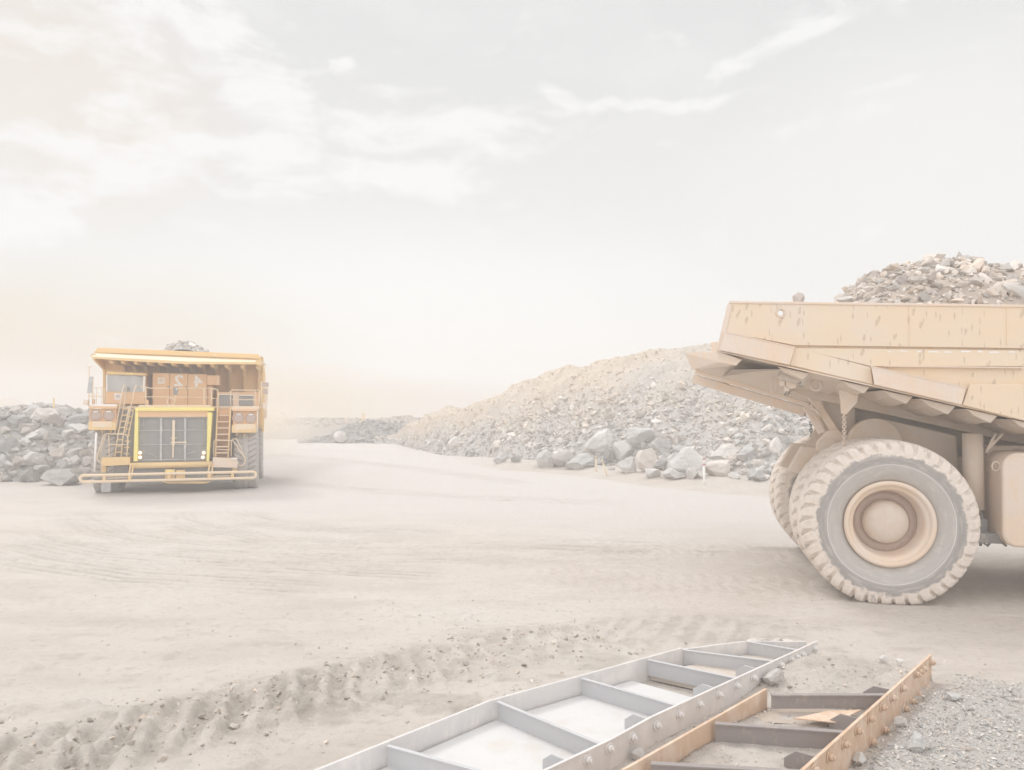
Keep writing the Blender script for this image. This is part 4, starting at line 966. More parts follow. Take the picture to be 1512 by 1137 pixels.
# struts to the pivot
for (x0, y0, x1, y1, w) in ((1190, 600, 1214, 640, 0.14), (1197, 600, 1218, 642, 0.08), (1192, 576, 1234, 640, 0.16), (1200, 578, 1228, 642, 0.05)):
    m = MB(); m.bar(Rp(x0, y0, 2.6), Rp(x1, y1, 2.4), w, 0.16, (0, 1, 0)); m.build('pivot_strut', 'tan', body, 0.01)
m = MB(); m.tube([Rp(x, y, 2.3) for x, y in ((1197, 602), (1206, 606), (1211, 614), (1207, 619), (1201, 610))], 0.025, seg=6); m.build('cable_loop', 'tan', body)
# pivot brackets on the frame end
for c, dx in ((3.9, -8), (2.2, 8)):
    pts = [(1214, 636), (1229, 634), (1236, 640), (1240, 660), (1216, 690), (1206, 690), (1205, 672), (1197, 664), (1199, 652)]
    m = MB(); m.prism([Rp(x+dx, y, c) for x, y in pts], (0, 0.12, 0)); m.build('pivot_bracket', 'tan', rt, 0.01)
m = MB(); m.cyl(Rp(1222, 660, 2.1), Rp(1214, 662, 4.1), 0.2); m.build('pivot_pin', 'under', rt)
m = MB(); m.cyl(Rp(1192, 684, 3.4), Rp(1192, 740, 3.4), 0.12); m.build('suspension_ram', 'tan', rt)
m = MB(); m.prism([Rp(1204, 560, 2.6), Rp(1262, 572, 2.6), Rp(1262, 700, 2.6), Rp(1228, 700, 2.6), Rp(1228, 640, 2.6)], (0, 0.9, 0)); m.build('hinge_housing', 'under', rt)
# rock ejector bracket and chain between the rear tyres
def ejector(c, sc=1.0, far_=False):
    m = MB(); m.prism([Rp(x, y, c) for x, y in ((1240, 575), (1268, 580), (1266, 594), (1250, 612), (1243, 611))], (0, 0.10, 0)); m.build('ejector_bracket', 'tan', body, 0.008)
    a = Rp(1246.5, 611, c+0.05); b = Rp(1247, 664, c+0.05); n = 15; m = MB()
    for i in range(n):
        q_ = a.lerp(b, (i+0.5)/n); h = (a-b).length/n*0.72; ring = []
        for k in range(10):
            an = k*math.pi/5; u, w = math.cos(an)*0.034, math.sin(an)*h
            ring.append(q_+(V(u, 0, w) if i % 2 else V(u*0.25, u, w)))
        m.tube(ring, 0.013, True, 6)
    m.build('chain', 'tan', body)
ejector(0.95)
a = Rp(1197.5, 620, 4.8); m = MB()
for i in range(7):
    q_ = a+V(0, 0, -0.09*i); m.tube([q_+(V(math.cos(k*math.pi/4)*0.03, 0, math.sin(k*math.pi/4)*0.06) if i % 2 else V(0, math.cos(k*math.pi/4)*0.03, math.sin(k*math.pi/4)*0.06)) for k in range(8)], 0.014, True, 6)
m.build('chain', 'dark', body)
# peeled paint along the upper lower-flank edge
r = random.Random(3); x = 1310
while x < 1512:
    w = r.uniform(3, 22); y = 518.5+r.uniform(-.4, 1); h = r.uniform(1.0, 3.0)
    a = Rp(x, y, BN+0.018)
    pts = [Rp(x, y, BN+0.026), Rp(x+w*.4, y-0.6, BN+0.026), Rp(x+w, y+0.3, BN+0.026), Rp(x+w*0.8, y+h, BN+0.026), Rp(x+w*0.45, y+h*0.6, BN+0.026), Rp(x+w*.2, y+h*.9, BN+0.026)]
    m = MB(); m.prism(pts, (0, 0.02, 0)); m.build('peeled_paint', 'white', body); x += w+r.uniform(2, 14)
# the load: one mass of broken rock and the large blocks that lie on it
def to_world(s, c, z): P_ = RO+RX*s+RY*c; return P_.x, P_.y, z
crest = [(1232, 447), (1245, 440), (1262, 425), (1275, 414), (1290, 403), (1310, 399), (1322, 394), (1345, 391), (1358, 387), (1390, 380), (1430, 383), (1455, 390), (1468, 394), (1490, 392), (1512, 400), (1560, 410), (1640, 430)]
def load_z(s, c):
    cc = 2.6; xs_ = [Rp(a_, b_, cc).x for a_, b_ in crest]; zs_ = [Rp(a_, b_, cc).z for a_, b_ in crest]
    top = np.interp(s, xs_, zs_, left=5.2)
    edge = top0.z-0.30
    prof = 1-np.abs((c-3.0)/2.75)**1.8
    z = edge+(top-edge)*np.clip(prof, -0.3, 1)
    z = z-0.9*np.maximum(xs_[0]+0.2-s, 0)
    return z+0.16*fbm(s/0.5+7, c/0.5, 4, 91)
ss, cs_ = np.meshgrid(np.arange(s0+0.3, s1+1.0, 0.09), np.arange(BN+0.15, BF-0.12, 0.09)); zz_ = np.maximum(load_z(ss, cs_), 4.55)
i = np.arange(ss.size).reshape(ss.shape); q = np.stack([i[:-1, :-1], i[:-1, 1:], i[1:, 1:], i[1:, :-1]], -1).reshape(-1, 4)
vw = np.stack([RO.x+RX.x*ss+RY.x*cs_, RO.y+RX.y*ss+RY.y*cs_, zz_], -1).reshape(-1, 3)
r = np.random.default_rng(21); n = 3600; s_ = r.uniform(-1.6, s1+0.8, n); c_ = r.uniform(BN+0.2, BF-0.2, n); z_ = load_z(s_, c_)
sz = 0.045*(1-r.uniform(0, 1, n)*0.985)**(-1/2.0)*1.0; sz = np.minimum(sz, 0.26)
P3 = np.stack([RO.x+RX.x*s_+RY.x*c_, RO.y+RX.y*s_+RY.y*c_, z_+0.05*sz], -1)
a, f, t = scatter(P3, sz, 22, HV)
tv = np.ones((len(vw), 4)); tv[:, :3] = np.array([0.72, 0.67, 0.62])
tri = np.concatenate([q[:, [0, 1, 2]], q[:, [0, 2, 3]]])
tag(np_mesh('rock_load', np.concatenate([vw, a]), np.concatenate([tri, f+len(vw)]), 'loadrock', False, {'tint': ('FLOAT_COLOR', np.concatenate([tv, t]))}),
    'heaped load of broken rock in the tray of the dump truck at the right edge', 'rock load', kind='stuff')
def load_block(x0, y0, x1, y1, c, mat, label, sd, roll=0.0):
    a = Rp((x0+x1)/2, y1, c); b = Rp(x1, y0, c); w = (b.x-a.x)*2; h = b.z-a.z; wv = to_world(a.x, c, a.z)
    boulder(wv, w, w*0.7, h*1.05, -SA, label, None, mat, sd, roll=roll, name='load_rock', cat='rock')
load_block(1170, 432, 1189, 452, 1.2, 'boulderred', 'lone pointed rock standing above the tray rim behind the main load', 2)
load_block(1458, 421, 1545, 457, 0.9, 'boulderpale', 'largest pale slab leaning on the near rim at the right end of the load', 4, 0.45)
load_block(1436, 392, 1468, 416, 1.9, 'boulderpale', 'squarish pale block high on the load', 0)
load_block(1317, 407, 1344, 427, 1.5, 'boulderred', 'rounded brown block on the left slope of the load', 3, 0.2)
load_block(1381, 433, 1418, 453, 0.9, 'boulderpale', 'pale block low in the middle of the load', 5)
load_block(1232, 436, 1262, 450, 1.6, 'boulderpale', 'flat pale rock at the left tip of the load', 6, 0.2)
load_block(1262, 418, 1283, 431, 2.0, 'boulderred', 'brown rock on the left shoulder of the load', 7)
load_block(1282, 403, 1306, 417, 2.3, 'boulderred', 'brown rock topping the left step of the load', 8)
load_block(1314, 440, 1352, 452, 0.8, 'boulderpale', 'half buried pale rock low at the rim left of the middle', 9)
load_block(1353, 394, 1374, 407, 2.0, 'boulderpale', 'pale wide rock near the crest of the load', 10)
load_block(1425, 432, 1452, 452, 1.0, 'boulder', 'grey block at the rim just left of the largest pale slab', 1)
load_block(1472, 392, 1496, 406, 2.2, 'boulderred', 'brown rock on the crest right of the squarish pale block', 2)
HAZE, SUNP, EXPO, ZEN_FILL, BEH_FILL = 0.0065, 1.3, 0.0, 1.8, 1.5

# ================================================================== the oncoming truck on the left
LA = math.radians(16.3); LO = Vector((-14.76, 34.3, 0)); LX = Vector((math.cos(LA), math.sin(LA), 0)); LY = Vector((-math.sin(LA), math.cos(LA), 0))
lt = empty('haul_truck', LO, LA, 'orange yellow haul truck driving toward us on the left, headlamps lit, mirrored number 42', 'haul truck')
def Lp(px, py, c):
    d = Vector(((px-CX)/F, 1, (HY-py)/F)); o = Vector((0, 0, CH)); k = (c-(o-LO).dot(LY))/d.dot(LY); P = o+d*k-LO
    return Vector((P.dot(LX), c, P.z))
def L(zx, zy, c=0.0): return Lp(100+.21164*zx, 500+.21164*zy, c)
def lbox(m, x0, y0, x1, y1, c0, c1):
    a = L(x0, y0, c0); b = L(x1, y1, c0); m.box((min(a.x, b.x), c0, min(a.z, b.z)), (max(a.x, b.x), c1, max(a.z, b.z))); return m
def lquad(pts, c0, c1, name, mat, par=None, bev=0.012):
    m = MB(); m.prism([L(x, y, c0) for x, y in pts], (0, c1-c0, 0)); return m.build(name, mat, par or lt, bev)
def lpanel(x0, y0, x1, y1, c0, c1, name, mat, par=None, bev=0.012):
    m = MB(); lbox(m, x0, y0, x1, y1, c0, c1); return m.build(name, mat, par or lt, bev)
def ltube(pts, c, r, name, mat='rail', par=None, closed=False):
    m = MB(); m.tube([L(p[0], p[1], p[2] if len(p) > 2 else c) for p in pts], r, closed, 8); return m.build(name, mat, par or lt)
# wheels
T2 = tyre_mesh('tyre', 'tyre2')
def lwheel(cx, cy, dual):
    w = empty('wheel'); w.parent = lt; w.location = (cx, cy, TZ)
    t = T2.copy(); COL.objects.link(t); t.parent = w; t.rotation_euler = (0, 0, math.pi/2)
    if dual:
        t = T2.copy(); COL.objects.link(t); t.parent = w; t.rotation_euler = (0, 0, math.pi/2); t.location = (-1.1 if cx > 0 else 1.1, 0, 0)
    rim_mesh('tan', 'tan', w); sgn = 1 if cx > 0 else -1
    for ch in list(w.children):
        if ch.name.startswith('rim') or ch.name.startswith('hub'): ch.rotation_euler = (0, 0, math.pi/2*sgn)
    return w
xl = L(283, 1000, 2.1).x-0.0; xr = L(1245, 1000, 2.1).x
FA = 2.5; RA = 7.6
for cx, cy, d in ((xl, FA, 0), (xr, FA, 0), (xl, RA, 1), (xr+0.12, RA, 1)): lwheel(cx, cy, d)
bpy.data.objects.remove(T2)
# under-frame
xm = (xl+xr)/2
m = MB(); m.box((xm-1.15, 0.9, 1.35), (xm-0.75, 9.4, 2.2)); m.box((xm+0.75, 0.9, 1.35), (xm+1.15, 9.4, 2.2)); m.box((xm-0.75, 1.8, 1.3), (xm+0.75, 2.6, 1.9)); m.build('chassis', 'dark', lt)
m = MB(); m.cyl((xl+0.4, FA, TZ), (xr-0.4, FA, TZ), 0.28); m.cyl((xl+0.4, RA, TZ), (xr-0.4, RA, TZ), 0.6); m.build('axle', 'dark', lt)
m = MB(); lbox(m, 240, 890, 420, 1000, 1.0, 1.5); m.build('step_housing', 'dark', lt); m = MB(); lbox(m, 1010, 900, 1150, 1000, 1.0, 1.5); m.build('step_housing', 'dark', lt)
m = MB(); lbox(m, 440, 905, 1010, 1000, 0.7, 1.6); m.build('sump_guard', 'dark', lt)
# bumper
m = MB()
def lp0(x, y): return L(x, y, 0)
lc = lp0(112, 963); rc = lp0(1290, 958); zu = L(700, 942, 0).z; zd = L(700, 986, 0).z; rr_ = (zu-zd)/2; zm = (zu+zd)/2
loop = [V(lc.x+math.cos(math.pi/2+k*math.pi/8)*rr_, 0, zm+math.sin(math.pi/2+k*math.pi/8)*rr_) for k in range(9)]+[V(xm, 0, zd)]+[V(rc.x+math.cos(-math.pi/2+k*math.pi/8)*rr_, 0, zm+math.sin(-math.pi/2+k*math.pi/8)*rr_) for k in range(9)]+[V(xm, 0, zu)]
m.tube(loop, 0.062, True, 10); bump_ = m.build('bumper', 'rail', lt)
for x in (255, 432, 708, 990, 1150):
    a = L(x, 940, 0); m = MB(); m.box((a.x-0.055, -0.05, zd), (a.x+0.055, 0.06, zu)); m.build('bumper_post', 'yellow', bump_)
for x0, x1 in ((262, 430), (1000, 1148)):
    for y in (961, 974): a = L(x0, y, 0); b = L(x1, y, 0); m = MB(); m.tube([V(a.x, 0.02, a.z), V(b.x, 0.02, a.z)], 0.022, seg=6); m.build('bumper_bar', 'rail', bump_)
for x0, y0, x1, y1, c1 in ((425, 965, 440, 872, .5), (443, 965, 462, 872, .6), (975, 965, 992, 872, .5), (1003, 965, 1012, 880, .6)):
    m = MB(); m.bar(L(x0, y0, 0.05), L(x1, y1, c1), 0.05, 0.07); m.build('bumper_strut', 'yellow', bump_)
m = MB(); a = L(440, 888, .45); b = L(1005, 888, .45); m.cyl((a.x, 0.55, a.z), (b.x, 0.55, a.z), 0.13, seg=16); m.build('cross_tube', 'yellow', lt)
lpanel(678, 915, 746, 986, 0.10, 0.28, 'tow_hitch', 'yellow'); lpanel(756, 920, 816, 986, 0.10, 0.28, 'tow_hitch', 'yellow')
lpanel(688, 921, 738, 940, 0.09, 0.10, 'number_plate', 'bright')
lquad([(650, 998), (1000, 998), (960, 1012), (700, 1012)], 0.5, 0.9, 'skid_plate', 'yellow')
# radiator
lpanel(470, 480, 1018, 506, 0.42, 1.7, 'hood_front_beam', 'bright', bev=0.03)
lpanel(500, 483, 990, 499, 0.405, 0.42, 'hood_stripe', 'bright')
lquad([(470, 506), (492, 506), (488, 857), (458, 857)], 0.5, 1.6, 'grille_side_frame', 'bright')
lquad([(975, 512), (1008, 515), (985, 857), (968, 857)], 0.5, 1.6, 'grille_side_frame', 'bright')
lpanel(492, 506, 976, 546, 0.55, 1.6, 'grille_header', 'orange')
lpanel(488, 546, 972, 858, 0.72, 1.6, 'radiator_core', 'black')
g_ = empty('grille'); g_.parent = lt
for y in (552, 641, 741, 848): a = L(490, y, 0.62); b = L(972, y, 0.62); m = MB(); m.tube([a, V(b.x, 0.62, a.z)], 0.022, seg=6); m.build('grille_bar', 'steel', g_)
for x in (652, 820): m = MB(); m.bar(L(x, 550, 0.64), L(x-2, 852, 0.64), 0.09, 0.04, (0, 1, 0)); m.build('grille_upright', 'steel', g_)
m = MB(); m.bar(L(740, 570, 0.6), L(736, 745, 0.6), 0.11, 0.05, (0, 1, 0)); m.bar(L(736, 745, 0.6), L(734, 830, 0.6), 0.06, 0.04, (0, 1, 0)); lbox(m, 716, 690, 760, 696, 0.58, 0.62); lbox(m, 718, 720, 830, 728, 0.58, 0.62); m.build('centre_column', 'rail', g_)
for x in (500, 945):
    m = MB(); m.tube([L(p, q_, 0.66) for p, q_ in ((x, 558), (x+30 if x < 700 else x+25, 558), (x+30 if x < 700 else x+25, 605), (x, 605))], 0.016, True, 6); m.build('hinge_frame', 'steel', g_)
for pts in (((555, 800), (590, 806), (630, 832)), ((900, 785), (850, 800), (830, 808))): m = MB(); m.tube([L(*p, 0.66) for p in pts], 0.018, seg=6); m.build('cable', 'steel', g_)
for x, y in ((503, 797), (503, 829), (948, 797), (942, 829)):
    p = L(x, y, 0.5); m = MB(); m.lathe([(0.02, -0.03), (0.055, -0.02), (0.066, 0.0), (0.066, 0.07), (0.04, 0.12)], (p.x, 0.56, p.z), seg=20); o = m.build('headlamp', 'lit', lt)
    m = MB(); m.lathe([(0.075, -0.01), (0.092, -0.015), (0.092, 0.06), (0.078, 0.06)], (p.x, 0.56, p.z), seg=20); m.build('lamp_rim', 'yellow', o)
# lamp boxes either side
def lampbox(x0, x1, y0, lamps, pl, c=0.75):
    m = MB(); lbox(m, x0, y0, x1, y0+98, c+0.1, c+1.0); bx = m.build('lamp_box', 'orange', lt, 0.02)
    m = MB(); lbox(m, x0-5, y0-20, x1+5, y0-4, c-0.05, c+1.0); m.build('box_hood', 'orange', bx, 0.01)
    m = MB(); lbox(m, x0-8, y0+92, x1-5, y0+146, c+0.02, c+0.9); m.build('lower_box', 'yellow', bx, 0.02)
    m = MB(); lbox(m, *pl, c, c+0.02); m.build('access_panel', 'rail', bx, 0.006)
    for (x, y) in lamps:
        p = L(x, y, c+0.1); m = MB(); m.lathe([(0.01, -0.015), (0.20, -0.03), (0.235, -0.005), (0.235, 0.05)], (p.x, c+0.1, p.z), seg=28); lm = m.build('round_lamp', 'rustred', bx)
        m = MB(); m.tube([V(p.x+0.262*math.cos(k*math.pi/12), c+0.07, p.z+0.262*math.sin(k*math.pi/12)) for k in range(24)], 0.016, True, 6); m.build('lamp_rim', 'orange', lm)
        m = MB(); m.bar((p.x-0.09, c+0.06, p.z+0.17), (p.x+0.09, c+0.06, p.z+0.175), 0.05, 0.06); m.build('painted_glint', 'white', lm)  # white bar standing in for a glint on the lens
lampbox(152, 340, 492, [(198, 537), (288, 537)], (170, 578, 310, 618))
lampbox(1152, 1320, 510, [(1193, 554), (1278, 556)], (1165, 596, 1305, 636))
for x, y0, y1 in ((240, 640, 656), (300, 640, 656), (1180, 660, 676), (1232, 662, 680)): lpanel(x-5, y0, x+5, y1, 1.0, 1.1, 'box_foot', 'yellow')
# deck
dz = L(700, 484, 0.7).z
a = L(148, 470, 0.75); b = L(1335, 478, 0.75)
m = MB(); m.box((a.x, 0.75, dz-0.02), (L(345, 470, .75).x, 3.4, dz+0.10)); m.box((L(345, 470, .75).x, 1.35, dz-0.02), (L(1140, 470, .75).x, 3.4, dz+0.08)); m.box((L(1140, 470, .75).x, 0.75, dz-0.02), (b.x, 3.4, dz+0.08)); m.build('deck', 'rail', lt, 0.01)
lpanel(160, 458, 345, 472, 0.72, 0.78, 'deck_edge', 'white'); lpanel(495, 463, 1000, 480, 0.72, 0.8, 'deck_edge', 'rail'); lpanel(1140, 476, 1335, 492, 0.72, 0.78, 'deck_edge', 'rail')
# inner bay behind ladders
m = MB(); lbox(m, 345, 490, 470, 880, 1.25, 1.7); m.build('bay_wall', 'dark', lt); m = MB(); lbox(m, 1010, 500, 1150, 900, 1.35, 1.8); m.build('bay_wall', 'dark', lt)
# cab
def cabm():
    m = MB(); m.prism([L(266, 250, 1.5), L(538, 258, 1.5), L(540, 458, 1.5), L(262, 455, 1.5)], (0, 1.9, 0)); return m
cab = cabm().build('cab', 'orange', lt, 0.03)
m = MB(); a = L(272, 226, 1.35); b = L(548, 240, 1.35); m.prism([a, b, L(545, 258, 1.35), L(272, 250, 1.35)], (0, 2.1, 0)); m.build('cab_roof', 'yellow', cab, 0.03)
lpanel(295, 237, 325, 245, 1.33, 1.36, 'roof_lamp', 'bright', cab); lpanel(410, 240, 460, 249, 1.33, 1.36, 'roof_lamp', 'bright', cab)
lquad([(276, 252), (524, 260), (528, 372), (270, 368)], 1.47, 1.51, 'windscreen', 'glass', cab, 0)
lpanel(266, 250, 277, 370, 1.44, 1.5, 'window_post', 'white', cab); lquad([(527, 262), (543, 262), (536, 372), (522, 372)], 1.44, 1.5, 'window_post', 'white', cab)
m = MB()
for p in (((330, 246), (400, 262)), ((440, 250), (520, 268))): m.tube([L(*p[0], 1.43), L(*p[1], 1.43)], 0.012, seg=6)
m.build('wiper', 'dark', cab)
m = MB(); m.box((L(425, 350, 1.5).x-0.05, 1.46, L(425, 366, 1.5).z), (L(425, 350, 1.5).x+0.05, 1.48, L(425, 340, 1.5).z)); m.build('dash_box', 'dark', cab)
def emblem(x0, y0, x1, y1, c, ink, par, name='warning_sticker'):
    m = MB(); lbox(m, x0, y0, x1, y1, c, c+0.01); s_ = m.build(name, 'white', par)
    p = L((x0+x1)/2, (y0+y1)/2, c); h = (L(x0, y0, c).z-L(x0, y1, c).z); w = h*0.30
    m = MB(); m.tube([V(p.x+w*math.cos(k*math.pi/8), c-0.006, p.z-0.02+w*math.sin(k*math.pi/8)*1.1) for k in range(9)], h*0.055, seg=6)
    m.box((p.x-w*0.55, c-0.008, p.z-0.02), (p.x+w*0.55, c+0.002, p.z+h*0.05)); m.box((p.x-w*1.25, c-0.008, p.z-h*0.36), (p.x-w*0.9, c+0.002, p.z-h*0.28)); m.box((p.x+w*0.9, c-0.008, p.z-h*0.36), (p.x+w*1.25, c+0.002, p.z-h*0.28)); m.box((p.x-w*0.8, c-0.008, p.z-h*0.24), (p.x+w*0.8, c+0.002, p.z-h*0.17))
    m.build('arch_emblem', ink, s_)
emblem(325, 382, 376, 426, 1.485, 'rustred', cab)
# control cabinet with the mirrored number
cabi = lpanel(592, 240, 710, 476, 1.85, 3.2, 'control_cabinet', 'orange')
for x0, x1, y0 in ((713, 836, 243), (839, 970, 247)): lpanel(x0, y0, x1, 476, 1.85, 3.2, 'cabinet_door', 'orange', cabi)
lpanel(972, 256, 1056, 324, 1.75, 3.2, 'side_cabinet', 'orange', cabi); lpanel(1044, 258, 1056, 322, 1.72, 1.76, 'cabinet_edge', 'rail', cabi)
lpanel(975, 328, 1010, 476, 2.0, 3.2, 'cabinet_base', 'orange', cabi)
emblem(628, 272, 676, 316, 1.835, 'orange', cabi, 'emblem_plate')
for x in (697, 822): lpanel(x, 330, x+8, 350, 1.82, 1.86, 'door_latch', 'dark', cabi)
def digit(ch, x0, y0, x1, y1):
    cu = bpy.data.curves.new('digit', 'FONT'); cu.body = ch; cu.offset = 0.028; cu.extrude = 0.012
    ob = bpy.data.objects.new('digit', cu); COL.objects.link(ob); bpy.context.view_layer.update()
    me = bpy.data.meshes.new_from_object(ob.evaluated_get(bpy.context.evaluated_depsgraph_get())); bpy.data.objects.remove(ob)
    xs_ = [v.co.x for v in me.vertices]; ys_ = [v.co.y for v in me.vertices]; a = L(x0, y0, 1.83); b = L(x1, y1, 1.83)
    for v in me.vertices:
        u = (v.co.x-min(xs_))/(max(xs_)-min(xs_)); w = (v.co.y-min(ys_))/(max(ys_)-min(ys_)); v.co = Vector((b.x+(a.x-b.x)*u, 1.836-v.co.z, b.z+(a.z-b.z)*w))
    me.materials.clear(); me.materials.append(MT['white']); o = bpy.data.objects.new('number_marking', me); COL.objects.link(o); o.parent = cabi
    bm = bmesh.new(); bm.from_mesh(me); bmesh.ops.recalc_face_normals(bm, faces=bm.faces); bm.to_mesh(me); bm.free()
digit('2', 741, 252, 806, 332); digit('4', 878, 256, 944, 335)
# right-hand grid boxes
gb = lpanel(1040, 372, 1335, 480, 2.0, 3.2, 'grid_box', 'orange')
for x0, x1, y0 in ((1056, 1150, 396), (1197, 1295, 402)):
    lpanel(x0, y0, x1, 474, 1.95, 1.99, 'louvre_panel', 'black', gb); m = MB(); n = 9
    for k in range(n): x = x0+(x1-x0)*(k+0.5)/n; lbox(m, x-2, y0+3, x+2, 471, 1.92, 1.95)
    m.build('louvre_bars', 'steel', gb)
    lpanel(x0-3, y0-10, x1+3, y0-2, 1.90, 1.99, 'box_lip', 'white', gb)
lpanel(1152, 378, 1195, 476, 1.93, 1.99, 'box_panel', 'tan', gb)
lpanel(1050, 480, 1135, 530, 1.35, 1.5, 'stair_back', 'orange')
# stairs on the right: stringers, treads and risers
st = empty('stair'); st.parent = lt
lquad([(1040, 480), (1048, 480), (1036, 830), (1024, 830)], 0.75, 1.3, 'stair_stringer', 'yellow', st); lquad([(1130, 480), (1142, 480), (1122, 828), (1112, 828)], 0.75, 1.3, 'stair_stringer', 'yellow', st)
lquad([(1046, 500), (1132, 500), (1114, 828), (1034, 828)], 1.25, 1.3, 'stair_back', 'orange', st)
for k in range(7):
    y = 534+k*43.5; x0 = 1044-k*1.6; x1 = 1130-k*2.4; c = 1.15-k*0.06
    lpanel(x0, y, x1, y+6, c-0.25, 1.26, 'tread', 'rail', st)
ltube([(1050, 480), (1050, 372), (1042, 356), (1025, 350), (1005, 350)], 0.78, 0.022, 'stair_handrail', par=st)
ltube([(1135, 480), (1135, 372), (1145, 358), (1340, 360)], 0.78, 0.022, 'stair_handrail', par=st)
ltube([(1018, 820), (1020, 720), (1030, 706), (1135, 712), (1150, 708), (1240, 840), (1235, 870), (1215, 888), (1195, 885), (1180, 850)], 0.62, 0.02, 'lower_handrail', par=st)
ltube([(1140, 820), (1142, 720), (1150, 702), (1165, 698), (1182, 706), (1240, 835)], 0.70, 0.02, 'lower_handrail', par=st)
ltube([(1025, 772), (1135, 777)], 0.62, 0.018, 'lower_handrail', par=st)
# left ladder
ld = empty('ladder'); ld.parent = lt
ltube([(395, 320), (385, 350), (330, 660)], 0.80, 0.026, 'ladder_rail', par=ld); ltube([(412, 330, 1.5), (398, 440, 1.2), (352, 660), (328, 826)], 0.82, 0.026, 'ladder_rail', par=ld)
ltube([(480, 320), (468, 350), (402, 658)], 0.86, 0.026, 'ladder_rail', par=ld); ltube([(486, 470, 1.2), (458, 500, 1.0), (418, 700), (412, 826)], 0.86, 0.026, 'ladder_rail', par=ld)
ltube([(432, 470), (402, 600), (385, 690), (372, 826)], 0.86, 0.026, 'ladder_rail', par=ld)
for k in range(8):
    y = 492+k*43; x0 = 388-k*9.0+(k > 4)*(k-4)*3; x1 = 425-k*8.4+(k > 4)*(k-4)*5
    m = MB(); m.bar(L(x0, y, 0.84), L(x1, y-3, 0.86), 0.05, 0.045); m.build('rung', 'yellow', ld)
    x0 = 428-k*8.0+(k > 3)*(k-3)*5; x1 = 460-k*7.0+(k > 3)*(k-3)*5
    m = MB(); m.bar(L(x0, y+8, 0.86), L(x1, y+10, 0.88), 0.05, 0.045); m.build('rung', 'yellow', ld)
ltube([(412, 826), (422, 720), (418, 690), (405, 668), (270, 664), (252, 674), (205, 820), (208, 845), (228, 866), (258, 862), (275, 840)], 0.62, 0.022, 'lower_handrail', par=ld)
ltube([(290, 828), (286, 674), (262, 680), (215, 830)], 0.66, 0.02, 'lower_handrail', par=ld); ltube([(290, 740), (412, 738)], 0.62, 0.02, 'lower_handrail', par=ld)
lquad([(236, 830), (434, 828), (434, 882), (232, 890)], 0.55, 1.4, 'lower_platform', 'yellow'); lquad([(1012, 828), (1182, 836), (1184, 902), (1008, 898)], 0.55, 1.4, 'lower_platform', 'tan')
lpanel(1142, 832, 1182, 842, 0.5, 0.56, 'platform_step', 'white')
for x in (252, 1165): lpanel(x-18, 890, x+16, 935, 0.9, 1.3, 'platform_leg', 'yellow')
# pale rods at the left front wheel
ltube([(199, 655), (187, 930)], 0.42, 0.042, 'guide_rod', 'white')
lpanel(232, 990, 300, 1070, 1.0, 1.06, 'mud_flap', 'steel')
# guard rails on the deck
gr = empty('guard_rail'); gr.parent = lt
ltube([(172, 455), (174, 350), (188, 343), (262, 343)], 0.8, 0.02, 'rail_tube', par=gr); ltube([(150, 402), (262, 402)], 0.8, 0.018, 'rail_tube', par=gr)
for x in (200, 238, 258): ltube([(x, 455), (x, 343)], 0.8, 0.014, 'rail_post', par=gr)
ltube([(505, 336), (545, 338), (575, 346), (1000, 346)], 0.8, 0.022, 'rail_tube', par=gr); ltube([(500, 405), (1000, 410)], 0.8, 0.018, 'rail_tube', par=gr)
for x, y0 in ((545, 338), (750, 346), (952, 346), (1003, 346)): ltube([(x, 472), (x, y0)], 0.8, 0.024, 'rail_post', par=gr)
ltube([(1040, 480), (1040, 420), (1005, 415)], 0.8, 0.018, 'rail_tube', par=gr)
ltube([(1145, 424), (1340, 428)], 0.8, 0.018, 'rail_tube', par=gr)
for x in (1308, 1338): ltube([(x, 480), (x, 361)], 0.8, 0.022, 'rail_post', par=gr)
a = L(720, 440, 0.74); ltube([(720+26*math.cos(k*math.pi/10), 440+26*math.sin(k*math.pi/10)) for k in range(20)], 0.74, 0.018, 'hose_ring', par=gr, closed=True)
lpanel(736, 340, 768, 392, 0.74, 0.86, 'lamp_housing', 'dark', gr); p = L(760, 352, .73); m = MB(); m.cyl((p.x, 0.74, p.z), (p.x, 0.72, p.z), 0.035, seg=12); m.build('work_lamp', 'white', gr)
for x, y in ((952, 430), (180, 420), (555, 428)): lpanel(x-7, y, x+7, y+46, 0.76, 0.9, 'fire_bottle', 'orange', gr)
ltube([(172, 370), (190, 395), (208, 392), (212, 372)], 0.78, 0.01, 'safety_chain', par=gr)
# mirrors, mast, lamps
mr = empty('mirror_mount'); mr.parent = lt
lquad([(147, 266), (176, 264), (168, 378), (134, 380)], 0.62, 0.70, 'mirror', 'steel', mr); ltube([(148, 470), (148, 196)], 0.66, 0.022, 'mast', par=mr); lpanel(132, 192, 164, 198, 0.6, 0.7, 'mast_head', 'rail', mr)
ltube([(180, 455), (172, 380), (178, 264)], 0.66, 0.02, 'mirror_arm', par=mr)
m = MB(); m.prism([L(112, 424, 0.6), L(143, 430, 0.6), L(138, 466, 0.6), L(102, 456, 0.6)], (0, 0.3, 0)); m.build('side_lamp', 'tan', mr, 0.02)
lpanel(1356, 306, 1402, 336, 0.9, 1.0, 'mirror', 'rustred', mr); lpanel(1362, 350, 1396, 386, 0.9, 1.0, 'mirror', 'rustred', mr)
ltube([(1350, 480), (1352, 300)], 0.9, 0.025, 'mirror_arm', par=mr); ltube([(1350, 342), (1400, 342)], 0.9, 0.018, 'mirror_arm', par=mr)
m = MB(); m.prism([L(1358, 448, .9), L(1382, 450, .9), L(1392, 478, .9), L(1360, 492, .9)], (0, 0.3, 0)); m.build('side_lamp', 'tan', mr, 0.02)
ltube([(1325, 500), (1325, 650)], 0.72, 0.018, 'marker_rod', 'white')
